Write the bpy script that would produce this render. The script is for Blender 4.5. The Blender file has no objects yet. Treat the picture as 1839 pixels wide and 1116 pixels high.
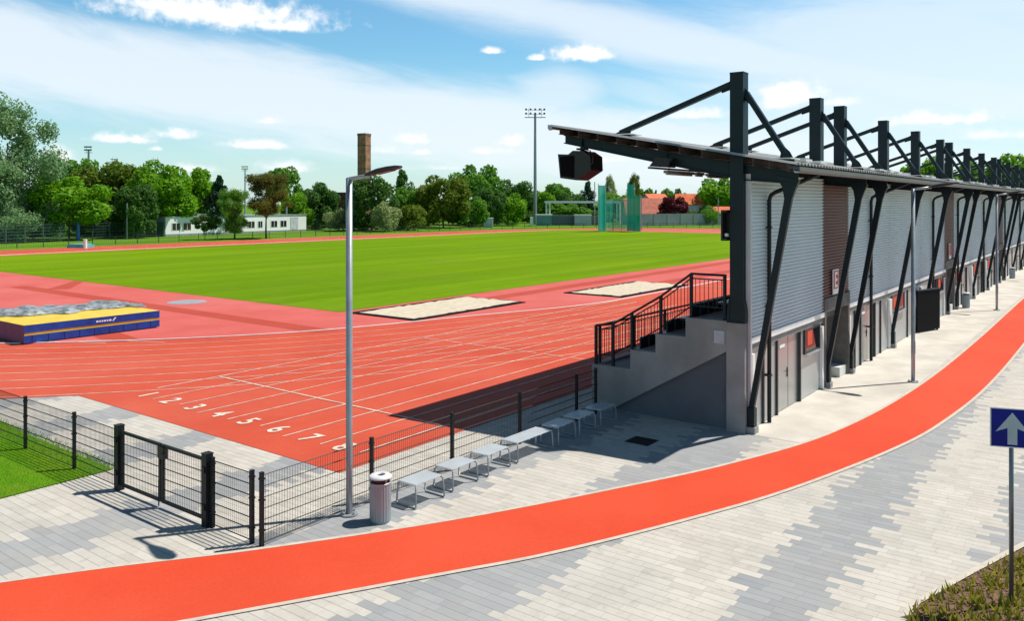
import bpy, math, random
import numpy as np
from mathutils import Vector, Matrix
R = math.radians
S = bpy.context.scene
C = S.collection
random.seed(7)

# ------------------------------------------------------------------ camera
CAM_H = 5.65
FWD = Vector((0.798, 0.6026, 0)); RGT = Vector((0.6026, -0.798, 0))
cam_d = bpy.data.cameras.new('camera'); cam = bpy.data.objects.new('camera', cam_d); C.objects.link(cam)
cam.location = (0, 0, CAM_H); cam.rotation_euler = (R(90), 0, R(37.06 - 90))
cam_d.sensor_width = 36; cam_d.lens = 36 * 1472 / 1839; cam_d.shift_y = -193 / 1839
cam_d.clip_start = 0.1; cam_d.clip_end = 6000
S.camera = cam

# ------------------------------------------------------------------ light
SUN = Vector((0.814 * .5, -0.581 * .5, math.sin(R(60)))).normalized()
sl = bpy.data.lights.new('sun', 'SUN'); sun = bpy.data.objects.new('sun', sl); C.objects.link(sun)
sl.energy = 5.0; sl.angle = R(0.55); sl.color = (1.0, 0.95, 0.87)
sun.rotation_euler = SUN.to_track_quat('Z', 'Y').to_euler(); sun.location = (0, 0, 60)
S.view_settings.view_transform = 'Standard'; S.view_settings.look = 'None'
S.view_settings.exposure = 0.2; S.view_settings.gamma = 1

# ------------------------------------------------------------------ world: physical sky with procedural clouds
W = bpy.data.worlds.new('World'); S.world = W; W.use_nodes = True
nt = W.node_tree; nt.nodes.clear()
class NG:
    def __init__(s, nt): s.nt = nt
    def n(s, t, **k):
        x = s.nt.nodes.new(t)
        for a, b in k.items(): setattr(x, a, b)
        return x
    def put(s, sock, v):
        if isinstance(v, bpy.types.NodeSocket): s.nt.links.new(v, sock)
        elif v is not None: sock.default_value = v
    def m(s, op, a=None, b=None, c=None, clamp=False):
        x = s.n('ShaderNodeMath', operation=op); x.use_clamp = clamp
        for i, v in enumerate((a, b, c)):
            if v is not None: s.put(x.inputs[i], v)
        return x.outputs[0]
    def mix(s, f, a, b, bt='MIX'):
        x = s.n('ShaderNodeMix', data_type='RGBA', blend_type=bt)
        s.put(x.inputs['Factor'], f)
        for sock, v in ((x.inputs[6], a), (x.inputs[7], b)):
            if isinstance(v, tuple) and len(v) == 3: v = (*v, 1)
            s.put(sock, v)
        return x.outputs[2]
    def noise(s, vec, scale, detail=4, rough=.55, dist=0):
        x = s.n('ShaderNodeTexNoise'); s.put(x.inputs['Vector'], vec)
        x.inputs['Scale'].default_value = scale; x.inputs['Detail'].default_value = detail
        x.inputs['Roughness'].default_value = rough; x.inputs['Distortion'].default_value = dist
        return x.outputs['Fac']
    def comb(s, x, y, z=0.0):
        c = s.n('ShaderNodeCombineXYZ')
        for i, v in enumerate((x, y, z)): s.put(c.inputs[i], v)
        return c.outputs[0]
    def smooth(s, v, a, b):
        x = s.n('ShaderNodeMapRange', interpolation_type='SMOOTHSTEP')
        s.put(x.inputs[0], v); x.inputs[1].default_value = a; x.inputs[2].default_value = b
        return x.outputs[0]
g = NG(nt)
sky = g.n('ShaderNodeTexSky', sky_type='NISHITA'); sky.sun_disc = False
sky.sun_elevation = R(60); sky.sun_rotation = R(125.5); sky.air_density = 1.15; sky.dust_density = 0.35; sky.ozone_density = 1.2
tc = g.n('ShaderNodeTexCoord'); sp = g.n('ShaderNodeSeparateXYZ'); nt.links.new(tc.outputs['Generated'], sp.inputs[0])
az = g.m('ARCTAN2', sp.outputs[1], sp.outputs[0]); el = g.m('ARCSINE', sp.outputs[2])
AZ0 = R(37.06)
def ae(x, y):
    dx = (x - 919.5) / 1472
    return AZ0 - math.atan(dx), math.atan((365 - y) / 1472 / math.hypot(1, dx))
vec = g.comb(az, el, 0.0)
n1 = g.noise(vec, 26, 7, .62); n2 = g.noise(vec, 75, 5, .6)
warp = g.m('ADD', g.m('MULTIPLY', g.m('SUBTRACT', n1, .5), 2.6), g.m('MULTIPLY', g.m('SUBTRACT', n2, .5), 1.3))
PUFFS = [(395, 20, 150, 34, 1), (300, 6, 75, 20, .9), (490, 42, 75, 17, 1), (1048, 94, 52, 17, 1), (963, 103, 15, 7, .9), (884, 90, 19, 7, .9),
         (1430, 166, 62, 24, 1), (1385, 186, 40, 14, .7), (1500, 180, 45, 12, .6), (215, 248, 48, 11, .95), (322, 238, 30, 13, .95), (455, 258, 50, 11, .95), (283, 267, 11, 5, .8),
         (485, 216, 24, 9, .7), (735, 247, 27, 14, .95), (760, 273, 16, 6, .8), (690, 268, 45, 12, .6), (920, 252, 22, 14, .9), (875, 270, 50, 9, .6),
         (1240, 205, 75, 13, .8), (1690, 212, 80, 14, .9), (1790, 240, 60, 12, .6), (520, 300, 40, 14, .7), (340, 302, 45, 9, .7), (103, 285, 24, 22, .8), (1090, 285, 40, 10, .5), (800, 300, 80, 8, .4)]
cum = None; shade = None
for x, y, w, h, st in PUFFS:
    a0, e0 = ae(x, y)
    da = g.m('DIVIDE', g.m('SUBTRACT', az, a0), w / 1472)
    de = g.m('DIVIDE', g.m('SUBTRACT', el, e0 - .25 * h / 1472), h / 1472)
    dd = g.m('MAXIMUM', de, g.m('MULTIPLY', de, -2.0))
    r2 = g.m('ADD', g.m('MULTIPLY', da, da), g.m('MULTIPLY', dd, dd))
    v = g.m('SUBTRACT', g.m('ADD', 1.35, warp), g.m('SQRT', r2))
    v = g.m('MULTIPLY', g.m('SUBTRACT', v, 0), st)
    cum = v if cum is None else g.m('MAXIMUM', cum, v)
cum_m = g.m('MULTIPLY', g.smooth(cum, -.1, 1.0), .93)
# streaky high cloud
ax = g.m('SUBTRACT', az, AZ0)
tilt = g.m('ADD', el, g.m('MULTIPLY', ax, -0.16))
svec = g.comb(g.m('MULTIPLY', ax, 2.2), g.m('MULTIPLY', tilt, 11.0), 0.0)
ns = g.noise(svec, 2.3, 8, .6, .4)
def band(p, q, half, soft, st):
    (a1, e1), (a2, e2) = ae(*p), ae(*q)
    k = (e2 - e1) / (a2 - a1)
    d = g.m('ABSOLUTE', g.m('SUBTRACT', g.m('SUBTRACT', el, e1), g.m('MULTIPLY', g.m('SUBTRACT', az, a1), k)))
    d = g.m('ADD', g.m('DIVIDE', d, half / 1472), g.m('MULTIPLY', g.m('SUBTRACT', ns, .5), -1.5))
    return g.m('MULTIPLY', g.smooth(d, 1 + soft, 1 - soft), st)
def veil(x, y, w, h, st):
    a0, e0 = ae(x, y)
    da = g.m('DIVIDE', g.m('SUBTRACT', az, a0), w / 1472); de = g.m('DIVIDE', g.m('SUBTRACT', el, e0), h / 1472)
    d = g.m('SQRT', g.m('ADD', g.m('MULTIPLY', da, da), g.m('MULTIPLY', de, de)))
    d = g.m('ADD', d, g.m('MULTIPLY', g.m('SUBTRACT', ns, .5), -1.3))
    return g.m('MULTIPLY', g.smooth(d, 1.35, .35), st)
cir = g.m('MAXIMUM', band((0, 85), (900, 240), 72, .5, .8), band((780, -25), (1250, 85), 42, .7, .75))
cir = g.m('MAXIMUM', cir, veil(1640, 110, 460, 180, .68))
cir = g.m('MAXIMUM', cir, veil(1000, 170, 90, 50, .6))
cir = g.m('MULTIPLY', cir, g.m('MULTIPLY', g.smooth(el, -.01, .02), g.smooth(el, .62, .34)))
hz = g.m('MULTIPLY', g.smooth(el, .20, -.03), .45)
SKYTINT = g.mix(1.0, sky.outputs[0], (0.66, 1.05, 1.18), 'MULTIPLY')
c1 = g.mix(hz, SKYTINT, (6.9, 7.5, 8.2))
c2 = g.mix(cir, c1, (7.5, 8.1, 8.6))
cl = g.mix(g.smooth(cum, .1, 1.0), (7.7, 8.2, 8.7), (9.5, 9.5, 9.5))
c3 = g.mix(cum_m, c2, cl)
fall = g.m('ADD', g.m('MULTIPLY', g.smooth(el, .85, .27), .86), .24)      # clear deep zenith, bright low sky
c3 = g.mix(1.0, c3, g.comb(fall, fall, fall), 'MULTIPLY')
bg = g.n('ShaderNodeBackground'); bg.inputs[1].default_value = 0.096
out = g.n('ShaderNodeOutputWorld'); nt.links.new(c3, bg.inputs[0]); nt.links.new(bg.outputs[0], out.inputs[0])
W.cycles.sampling_method = 'MANUAL'; W.cycles.sample_map_resolution = 512
S.cycles.max_bounces = 6; S.cycles.transparent_max_bounces = 24

# ------------------------------------------------------------------ helpers
class MB:
    def __init__(s): s.v = []; s.f = []; s.mi = []
    def add(s, vs, fs, mi=0):
        o = len(s.v); s.v += [tuple(p) for p in vs]
        s.f += [tuple(i + o for i in f) for f in fs]; s.mi += [mi] * len(fs); return s
    def box(s, x0, x1, y0, y1, z0, z1, mi=0):
        vs = [(x0, y0, z0), (x1, y0, z0), (x1, y1, z0), (x0, y1, z0), (x0, y0, z1), (x1, y0, z1), (x1, y1, z1), (x0, y1, z1)]
        return s.add(vs, [(0, 3, 2, 1), (4, 5, 6, 7), (0, 1, 5, 4), (1, 2, 6, 5), (2, 3, 7, 6), (3, 0, 4, 7)], mi)
    def beam(s, p, q, w, h, w2=None, h2=None, up=(0, 0, 1)):
        p, q = Vector(p), Vector(q); d = (q - p).normalized(); up = Vector(up)
        if abs(d.dot(up)) > .98: up = Vector((1, 0, 0))
        a = d.cross(up).normalized(); b = a.cross(d).normalized()
        w2 = w if w2 is None else w2; h2 = h if h2 is None else h2
        vs = []
        for c, ww, hh in ((p, w, h), (q, w2, h2)):
            for i, j in ((-1, -1), (1, -1), (1, 1), (-1, 1)): vs.append(c + a * i * ww / 2 + b * j * hh / 2)
        return s.add(vs, [(3, 2, 1, 0), (4, 5, 6, 7), (0, 1, 5, 4), (1, 2, 6, 5), (2, 3, 7, 6), (3, 0, 4, 7)])
    def tube(s, pts, r, n=8, r2=None, closed=False):
        pts = [Vector(p) for p in pts]; N = len(pts); vs = []
        prev = None
        for i, p in enumerate(pts):
            if closed: d = (pts[(i + 1) % N] - pts[i - 1]).normalized()
            else: d = (pts[min(i + 1, N - 1)] - pts[max(i - 1, 0)]).normalized()
            if prev is None:
                u = Vector((0, 0, 1)) if abs(d.z) < .9 else Vector((1, 0, 0))
                a = d.cross(u).normalized()
            else: a = (prev - d * prev.dot(d)).normalized()
            prev = a; b = d.cross(a)
            rr = r if r2 is None else r + (r2 - r) * i / (N - 1)
            for k in range(n):
                t = 2 * math.pi * k / n; vs.append(p + a * rr * math.cos(t) + b * rr * math.sin(t))
        fs = []
        for i in range(N if closed else N - 1):
            j = (i + 1) % N
            for k in range(n): fs.append((i * n + k, i * n + (k + 1) % n, j * n + (k + 1) % n, j * n + k))
        if not closed: fs += [tuple(range(n))[::-1], tuple(range((N - 1) * n, N * n))]
        return s.add(vs, fs)
    def cyl(s, x, y, z0, z1, r0, r1=None, n=16): return s.tube([(x, y, z0), (x, y, z1)], r0, n, r0 if r1 is None else r1)
    def lathe(s, prof, n=24, x=0, y=0):
        vs = []; m = len(prof)
        for k in range(n):
            t = 2 * math.pi * k / n
            for r, z in prof: vs.append((x + r * math.cos(t), y + r * math.sin(t), z))
        fs = [(k * m + i, ((k + 1) % n) * m + i, ((k + 1) % n) * m + i + 1, k * m + i + 1) for k in range(n) for i in range(m - 1)]
        return s.add(vs, fs)
    def prism(s, pts, d):
        pts = [Vector(p) for p in pts]; d = Vector(d); n = len(pts)
        return s.add(pts + [p + d for p in pts], [tuple(range(n))[::-1], tuple(range(n, 2 * n))] + [(i, (i + 1) % n, n + (i + 1) % n, n + i) for i in range(n)])
    def sheet(s, pts, z=0): return s.add([(p[0], p[1], z) for p in pts], [tuple(range(len(pts)))])
    def strip(s, pts, w, z, closed=False):
        pts = [Vector((p[0], p[1], 0)) for p in pts]; N = len(pts); vs = []
        for i, p in enumerate(pts):
            d = (pts[(i + 1) % N] - pts[i - 1]) if closed else (pts[min(i + 1, N - 1)] - pts[max(i - 1, 0)])
            d.normalize(); nrm = Vector((-d.y, d.x, 0)) * w / 2
            vs += [(p.x - nrm.x, p.y - nrm.y, z), (p.x + nrm.x, p.y + nrm.y, z)]
        return s.add(vs, [(2 * i, 2 * ((i + 1) % N), 2 * ((i + 1) % N) + 1, 2 * i + 1) for i in range(N if closed else N - 1)])
    def build(s, name, mat, parent=None, smooth=False):
        o = Vector((0, 0, 0)) if parent is None else origin(parent)
        me = bpy.data.meshes.new(name)
        me.from_pydata([(p[0] - o.x, p[1] - o.y, p[2] - o.z) for p in s.v], [], s.f)
        mats = mat if isinstance(mat, (list, tuple)) else [mat]
        for m_ in mats: me.materials.append(m_)
        if len(mats) > 1: me.polygons.foreach_set('material_index', s.mi)
        if smooth: me.polygons.foreach_set('use_smooth', [True] * len(me.polygons))
        me.update()
        ob = bpy.data.objects.new(name, me); C.objects.link(ob)
        if parent is not None: ob.parent = parent
        return ob
def origin(o):
    v = Vector((0, 0, 0))
    while o is not None: v += o.location; o = o.parent
    return v
def thing(name, label, cat, loc=(0, 0, 0), group=None):
    o = bpy.data.objects.new(name, None); C.objects.link(o); o.location = loc; o.empty_display_size = .2
    return tag(o, label, cat, group)
def tag(o, label=None, cat=None, group=None, kind=None):
    if label: o['label'] = label
    if cat: o['category'] = cat
    if group: o['group'] = group
    if kind: o['kind'] = kind
    return o
def struct(o): o['kind'] = 'structure'; return o
def copy_tree(o, parent=None):
    c = o.copy(); C.objects.link(c); c.parent = parent
    for ch in [k for k in o.children]: copy_tree(ch, c)
    return c
def at(px, depth, z=0.0):
    p = FWD * depth + RGT * ((px - 919.5) / 1472 * depth); return Vector((p.x, p.y, z))
def zat(y, depth): return CAM_H + (365 - y) / 1472 * depth

MATS = {}
def M(name, col, rough=.6, metal=0.0, var=.12, scale=2.0, bump=0.0, bscale=30.0, spec=.5, col2=None, detail=5):
    if name in MATS: return MATS[name]
    m = bpy.data.materials.new(name); m.use_nodes = True; MATS[name] = m
    q = NG(m.node_tree); b = m.node_tree.nodes['Principled BSDF']
    b.inputs['Roughness'].default_value = rough; b.inputs['Metallic'].default_value = metal
    b.inputs['Specular IOR Level'].default_value = spec
    geo = q.n('ShaderNodeNewGeometry').outputs['Position']
    a = tuple(c * (1 - var) for c in col); d = col2 or tuple(min(1, c * (1 + var)) for c in col)
    f = q.smooth(q.noise(geo, scale, detail), .3, .7)
    m.node_tree.links.new(q.mix(f, a, d), b.inputs['Base Color'])
    if bump:
        bp = q.n('ShaderNodeBump'); bp.inputs['Strength'].default_value = bump; bp.inputs['Distance'].default_value = .02
        q.put(bp.inputs['Height'], q.noise(geo, bscale, 4)); m.node_tree.links.new(bp.outputs[0], b.inputs['Normal'])
    return m
steel = M('dark_steel_paint', (.005, .014, .02), .45, 0, .15, spec=.28)
fencem = M('anthracite_fence_paint', (.007, .010, .012), .5, 0, .15, spec=.3)
galv = M('galvanised_steel', (.36, .38, .40), .42, .35, .12, 4)
galv_pole = M('galvanised_pole', (.30, .33, .36), .4, .4, .12, 3)
concrete = M('bare_concrete', (.26, .25, .24), .85, 0, .18, .9, .2, 18, detail=9)
black = M('black_plastic', (.006, .006, .008), .5, 0, .2)
white = M('white_paint', (.8, .8, .78), .5, 0, .05)

# ------------------------------------------------------------------ ground materials
def paving():
    m = bpy.data.materials.new('concrete_block_paving'); m.use_nodes = True
    q = NG(m.node_tree); b = m.node_tree.nodes['Principled BSDF']; b.inputs['Roughness'].default_value = .82; b.inputs['Specular IOR Level'].default_value = .3
    geo = q.n('ShaderNodeNewGeometry').outputs['Position']; s = q.n('ShaderNodeSeparateXYZ'); q.put(s.inputs[0], geo)
    u, v = s.outputs[0], s.outputs[1]
    ur = q.m('DIVIDE', u, .175); row = q.m('FLOOR', ur)
    wn = q.n('ShaderNodeTexWhiteNoise', noise_dimensions='1D'); q.put(wn.inputs['W'], row)
    off = q.m('MULTIPLY', wn.outputs['Value'], .55)
    vr = q.m('DIVIDE', q.m('ADD', v, off), .5); colm = q.m('FLOOR', vr)
    cv = q.m('SUBTRACT', q.m('MULTIPLY', q.m('ADD', colm, .5), .5), off)
    w2 = q.n('ShaderNodeTexWhiteNoise', noise_dimensions='2D'); q.put(w2.inputs['Vector'], q.comb(row, colm))
    cr = q.n('ShaderNodeValToRGB'); cr.color_ramp.interpolation = 'CONSTANT'
    stops = [(0, 0), (.5, 1), (1.85, 0), (3.35, 1), (4.5, 0), (6.85, 1), (8.5, 0), (10.25, 1), (11.5, 0), (13.6, 1), (14.9, 0), (17.4, 1), (18.6, 0), (21, 1), (22.3, 0), (24.7, 1), (26, 0)]
    els = cr.color_ramp.elements
    els[0].position = 0; els[0].color = (0, 0, 0, 1); els[1].position = 26 / 30; els[1].color = (0, 0, 0, 1)
    for p, c in stops[1:-1]:
        e = els.new(p / 30); e.color = (c, c, c, 1)
    q.put(cr.inputs[0], q.m('DIVIDE', cv, 30))
    dark = q.m('GREATER_THAN', cr.outputs[0], .5)
    r = w2.outputs['Value']
    light = q.mix(r, (.49, .45, .39), (.585, .545, .48)); dk = q.mix(r, (.25, .265, .28), (.32, .33, .34))
    base = q.mix(dark, light, dk)
    base = q.mix(q.m('MULTIPLY', q.smooth(q.noise(geo, .9, 8, .7), .42, .75), .5), base, (.36, .33, .29))
    base = q.mix(q.m('MULTIPLY', q.noise(geo, 60, 3), .25), base, (.3, .29, .28))
    fu = q.m('FRACT', ur); fv = q.m('FRACT', vr)
    eu = q.m('MULTIPLY', q.m('MINIMUM', fu, q.m('SUBTRACT', 1, fu)), .175); ev = q.m('MULTIPLY', q.m('MINIMUM', fv, q.m('SUBTRACT', 1, fv)), .5)
    base = q.mix(q.m('MULTIPLY', q.smooth(q.noise(geo, 4.5, 8, .75), .50, .74), .5), base, (.24, .22, .19))
    base = q.mix(q.m('MULTIPLY', q.smooth(q.noise(geo, .22, 5, .6), .4, .7), .28), base, (.40, .40, .385))
    j = q.m('ADD', q.m('MULTIPLY', q.smooth(eu, .010, .002), .62), q.m('MULTIPLY', q.smooth(ev, .007, .002), .3)); j = q.m('MINIMUM', j, .75)
    m.node_tree.links.new(q.mix(j, base, (.14, .13, .12)), b.inputs['Base Color'])
    return m
def grassmat(name, c1, c2, c3, big=.05, stripes=0):
    m = bpy.data.materials.new(name); m.use_nodes = True
    q = NG(m.node_tree); b = m.node_tree.nodes['Principled BSDF']; b.inputs['Roughness'].default_value = .95; b.inputs['Specular IOR Level'].default_value = .02
    geo = q.n('ShaderNodeNewGeometry').outputs['Position']
    f1 = q.smooth(q.noise(geo, big, 6, .6), .35, .68); f2 = q.smooth(q.noise(geo, .9, 6, .65), .35, .7)
    s = q.n('ShaderNodeSeparateXYZ'); q.put(s.inputs[0], geo)
    c = q.mix(f1, c1, c2); c = q.mix(q.m('MULTIPLY', f2, .55), c, c3)
    if stripes:
        sv = q.comb(q.m('MULTIPLY', s.outputs[0], .012), q.m('MULTIPLY', s.outputs[1], .33), 0.0)
        f3 = q.m('MULTIPLY', q.smooth(q.noise(sv, 1.0, 4), .40, .62), .42)
        c = q.mix(q.m('MULTIPLY', q.smooth(q.noise(geo, .12, 6, .65), .5, .75), .5), c, (.17, .22, .03))
        c = q.mix(f3, c, tuple(x * .66 for x in c1))
    c = q.mix(q.m('MULTIPLY', q.smooth(q.noise(geo, 14, 4, .7), .5, .8), .5), c, tuple(x * .45 for x in c1))
    m.node_tree.links.new(c, b.inputs['Base Color'])
    bp = q.n('ShaderNodeBump'); bp.inputs['Strength'].default_value = .6; bp.inputs['Distance'].default_value = .04
    q.put(bp.inputs['Height'], q.noise(geo, 22, 4)); m.node_tree.links.new(bp.outputs[0], b.inputs['Normal'])
    return m
def rubber(name, c1, c2, wear, grain=.25):
    m = bpy.data.materials.new(name); m.use_nodes = True
    q = NG(m.node_tree); b = m.node_tree.nodes['Principled BSDF']; b.inputs['Roughness'].default_value = .8; b.inputs['Specular IOR Level'].default_value = .22
    geo = q.n('ShaderNodeNewGeometry').outputs['Position']
    c = q.mix(q.smooth(q.noise(geo, .35, 6, .6), .3, .7), c1, c2)
    c = q.mix(q.m('MULTIPLY', q.smooth(q.noise(geo, .11, 5, .6), .42, .7), .38), c, wear)
    c = q.mix(q.m('MULTIPLY', q.smooth(q.noise(geo, 7, 6, .75), .55, .8), .3), c, tuple(x * .6 for x in c1))
    c = q.mix(q.m('MULTIPLY', q.smooth(q.noise(geo, 1.7, 7, .65), .52, .8), .3), c, wear)
    c = q.mix(q.m('MULTIPLY', q.smooth(q.noise(geo, 20, 3, .8), .35, .75), .30), c, tuple(x * .62 for x in c1))
    c = q.mix(q.m('MULTIPLY', q.noise(geo, 120, 2, .7), grain * 1.4), c, tuple(x * .4 for x in c1))
    m.node_tree.links.new(c, b.inputs['Base Color'])
    bp = q.n('ShaderNodeBump'); bp.inputs['Strength'].default_value = .25; bp.inputs['Distance'].default_value = .006
    q.put(bp.inputs['Height'], q.noise(geo, 160, 3)); m.node_tree.links.new(bp.outputs[0], b.inputs['Normal'])
    return m
PAVE = paving()
GRASS = grassmat('rough_grass', (.08, .2, .012), (.12, .25, .016), (.15, .22, .04))
FIELD = grassmat('mown_field_grass', (.118, .245, .003), (.16, .285, .003), (.19, .27, .010), .035, 1)
TRACK = rubber('red_track_rubber', (.55, .070, .030), (.62, .090, .042), (.66, .17, .11))
APRON = rubber('pink_track_rubber', (.58, .105, .083), (.66, .135, .115), (.70, .22, .2))
RUNWAY = rubber('dark_red_runway_rubber', (.46, .06, .032), (.5, .072, .042), (.55, .1, .07))
PATHM = rubber('vermilion_path_rubber', (.66, .060, .020), (.73, .078, .027), (.66, .11, .055), .22)
SAND = M('pit_sand', (.55, .48, .36), .95, 0, .12, 3, .6, 25)
LINE = M('white_line_paint', (.66, .54, .45), .7, 0, .25, 2.5)
CONC_SLAB = M('pale_concrete_slab', (.52, .48, .42), .85, 0, .13, .8, .15, 20, detail=10)
KERBST = M('pale_kerb_stone', (.50, .45, .38), .85, 0, .1, 5)

# ------------------------------------------------------------------ ground, paving, track
UC, VC, RK, U2 = 41.5, 60.55, 36.9, 126.0
def rad(k, th):
    r = RK + 1.22 * k
    return r - 1.1 * max(0, 1 - k / 8) * math.exp(-((math.degrees(th) - 253) / 11) ** 2)
def stadium(k, n=60, r=None):
    pts = []
    for i in range(n + 1):
        t = R(-90) + R(180) * i / n; rr = (RK + 1.22 * k) if r is None else r
        pts.append((U2 + rr * math.cos(t), VC + rr * math.sin(t)))
    for i in range(n + 1):
        t = R(90) + R(180) * i / n; rr = rad(k, t) if r is None else r
        pts.append((UC + rr * math.cos(t), VC + rr * math.sin(t)))
    return pts
struct(MB().sheet([(-3000, -3000), (3000, -3000), (3000, 3000), (-3000, 3000)], -.012).build('ground', GRASS))
struct(MB().sheet([(-30, -14), (135, -14), (135, 27), (-30, 27)], 0).build('pavement', PAVE))
struct(MB().sheet([(19.46, 5.28), (135, 5.28), (135, 12.6), (19.46, 12.6)], .004).build('pavement_slab', CONC_SLAB))
arc = [(UC + 46.8 * math.cos(R(t)), VC + 46.8 * math.sin(R(t))) for t in np.linspace(90, 230.1, 50)]
arc2 = [(U2 + 46.8 * math.cos(R(t)), VC + 46.8 * math.sin(R(t))) for t in np.linspace(-88, 90, 50)]
struct(MB().sheet([(11.5, 13.2), (170, 13.2), (170, 35)] + arc2[20:] + arc + [(11.5, 24.6)], .008).build('track', TRACK))
struct(MB().sheet(stadium(0), .012).build('infield_apron', APRON))
rw = MB(); rw.sheet([(23.2, 28.4), (24.3, 27.9), (24.6, 60), (23.5, 60)], .016)
rw.sheet([(38, 29.6), (118, 30.4), (118, 31.6), (38, 30.8)], .016); rw.sheet([(52.5, 25.8), (118, 25.8), (118, 27.0), (52.5, 27.0)], .016)
rw.sheet([(16.6, 33.0), (17.7, 32.2), (18.3, 36), (17.2, 36)], .016); rw.sheet([(24.4, 56.4), (25.4, 55.6), (28.2, 59.6), (28.2, 61)], .016)
struct(rw.build('runway', RUNWAY))
struct(MB().sheet([(28.4, 32.6), (145, 32.6), (145, 96.0), (28.4, 96.0)], .02).build('field', FIELD))

kerb = MB(); kerb.strip(stadium(0, 120), .09, .05, True); kerb.strip(stadium(-.04, 120), .02, .03, True)
for sgn in (-1, 1):
    pts = stadium(0, 120); vs = []
    N = len(pts)
    for i, p in enumerate(pts):
        d = Vector((pts[(i + 1) % N][0] - pts[i - 1][0], pts[(i + 1) % N][1] - pts[i - 1][1], 0)).normalized()
        nx, ny = -d.y * .045 * sgn, d.x * .045 * sgn; vs += [(p[0] + nx, p[1] + ny, .012), (p[0] + nx, p[1] + ny, .05)]
    kerb.add(vs, [(2 * i, 2 * ((i + 1) % N), 2 * ((i + 1) % N) + 1, 2 * i + 1) for i in range(N)])
tag(kerb.build('track_kerb', white), 'thin white raised kerb ringing the infield at the inner edge of the red lanes', 'kerb')
mk = MB()
for k in range(1, 9):
    z = .016
    vk = VC - RK - 1.22 * k
    pts = stadium(k, 90) if k < 8 else stadium(7.98, 90)
    pts = [p for p in pts if not (p[0] < 11.6 and p[1] < 40 and math.hypot(p[0] - UC, p[1] - VC) > 46.75)]
    mk.strip(pts, .042, z, False)
    mk.strip([(12.45 + .12 * (k % 3), vk), (41.5, vk)], .042, z + .004)
    mk.strip([(126, vk), (170, vk)], .055, z + .004)
mk.strip([(13.4, VC - RK), (41.5, VC - RK)], .055, .02)
mk.strip([(15.5, 23.65), (15.5, 13.95)], .06, .024); mk.strip([(18.0, 31.2), (16.4, 34.4)], .05, .02); mk.strip([(16.45, 32.9), (14.8, 36)], .05, .02)
for k in range(8):
    v = VC - RK - 1.22 * k
    mk.strip([(25.1 + .0 * k, v - .1), (25.1, v - .95)], .05, .024); mk.strip([(52.3, v - .1), (52.3, v - 1.1)], .06, .024)
    mk.strip([(31.3, v - .4), (31.3, v - .8)], .05, .024)
mk.strip([(170, 13.3), (170, 35)], .05, .02)
mk.strip([(28.4, 32.65), (28.4, 96)], .1, .024) if 0 else None
struct(mk.build('track_marking', LINE))
for i in range(1, 9):
    cu = bpy.data.curves.new('lane_number', 'FONT'); cu.body = str(i); cu.size = .92; cu.align_x = 'CENTER'; cu.offset = .02
    t = bpy.data.objects.new('tmp', cu); C.objects.link(t)
    me = bpy.data.meshes.new_from_object(t.evaluated_get(bpy.context.evaluated_depsgraph_get()))
    bpy.data.objects.remove(t)
    o = bpy.data.objects.new('lane_number', me); C.objects.link(o); me.materials.clear(); me.materials.append(LINE)
    o.scale = (.8, .92, 1); o.rotation_euler = (0, 0, R(-90)); o.location = (12.5, VC - RK - 1.22 * (i - .5), .022)
    tag(o, 'white number %d painted on the red track at the end of its lane' % i, 'lane number', 'lane numbers painted on the track')
# sand pits
def pit(u0, u1, v0, v1, label):
    t = thing('sand_pit', label, 'sand pit', (u0, v0, 0), 'long jump pits beside the straight')
    fr = MB()
    for a in ((u0 - .34, u0, v0 - .33, v1 + .33), (u1, u1 + .06, v0 - .33, v1 + .33), (u0, u1, v0 - .33, v0), (u0, u1, v1, v1 + .33)): fr.box(*a, .014, .06)
    fr.build('border', M('black_rubber_edge', (.008, .007, .010), .8, spec=.1), t)
    n = 24; sd = MB(); vs = []
    for i in range(n + 1):
        for j in range(n // 2 + 1):
            vs.append((u0 + (u1 - u0) * i / n, v0 + (v1 - v0) * j / (n // 2), .03 + random.uniform(0, .06)))
    m_ = n // 2 + 1
    sd.add(vs, [(i * m_ + j, (i + 1) * m_ + j, (i + 1) * m_ + j + 1, i * m_ + j + 1) for i in range(n) for j in range(n // 2)])
    sd.build('sand', SAND, t, True)
pit(28.75, 37.4, 27.65, 31.55, 'nearer pale sand pit with black border at the corner of the grass field')
pit(43.2, 52.0, 24.5, 28.0, 'farther pale sand pit with black border, half hidden by the stand railing')
tag(MB().lathe([(0, .024), (1.05, .024), (1.07, .02), (1.07, .014)], 40, 26.1, 42.9).build('throwing_circle', M('worn_concrete_disc', (.28, .30, .33), .7)), 'round grey throwing circle set in the pink infield', 'throwing circle')

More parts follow.
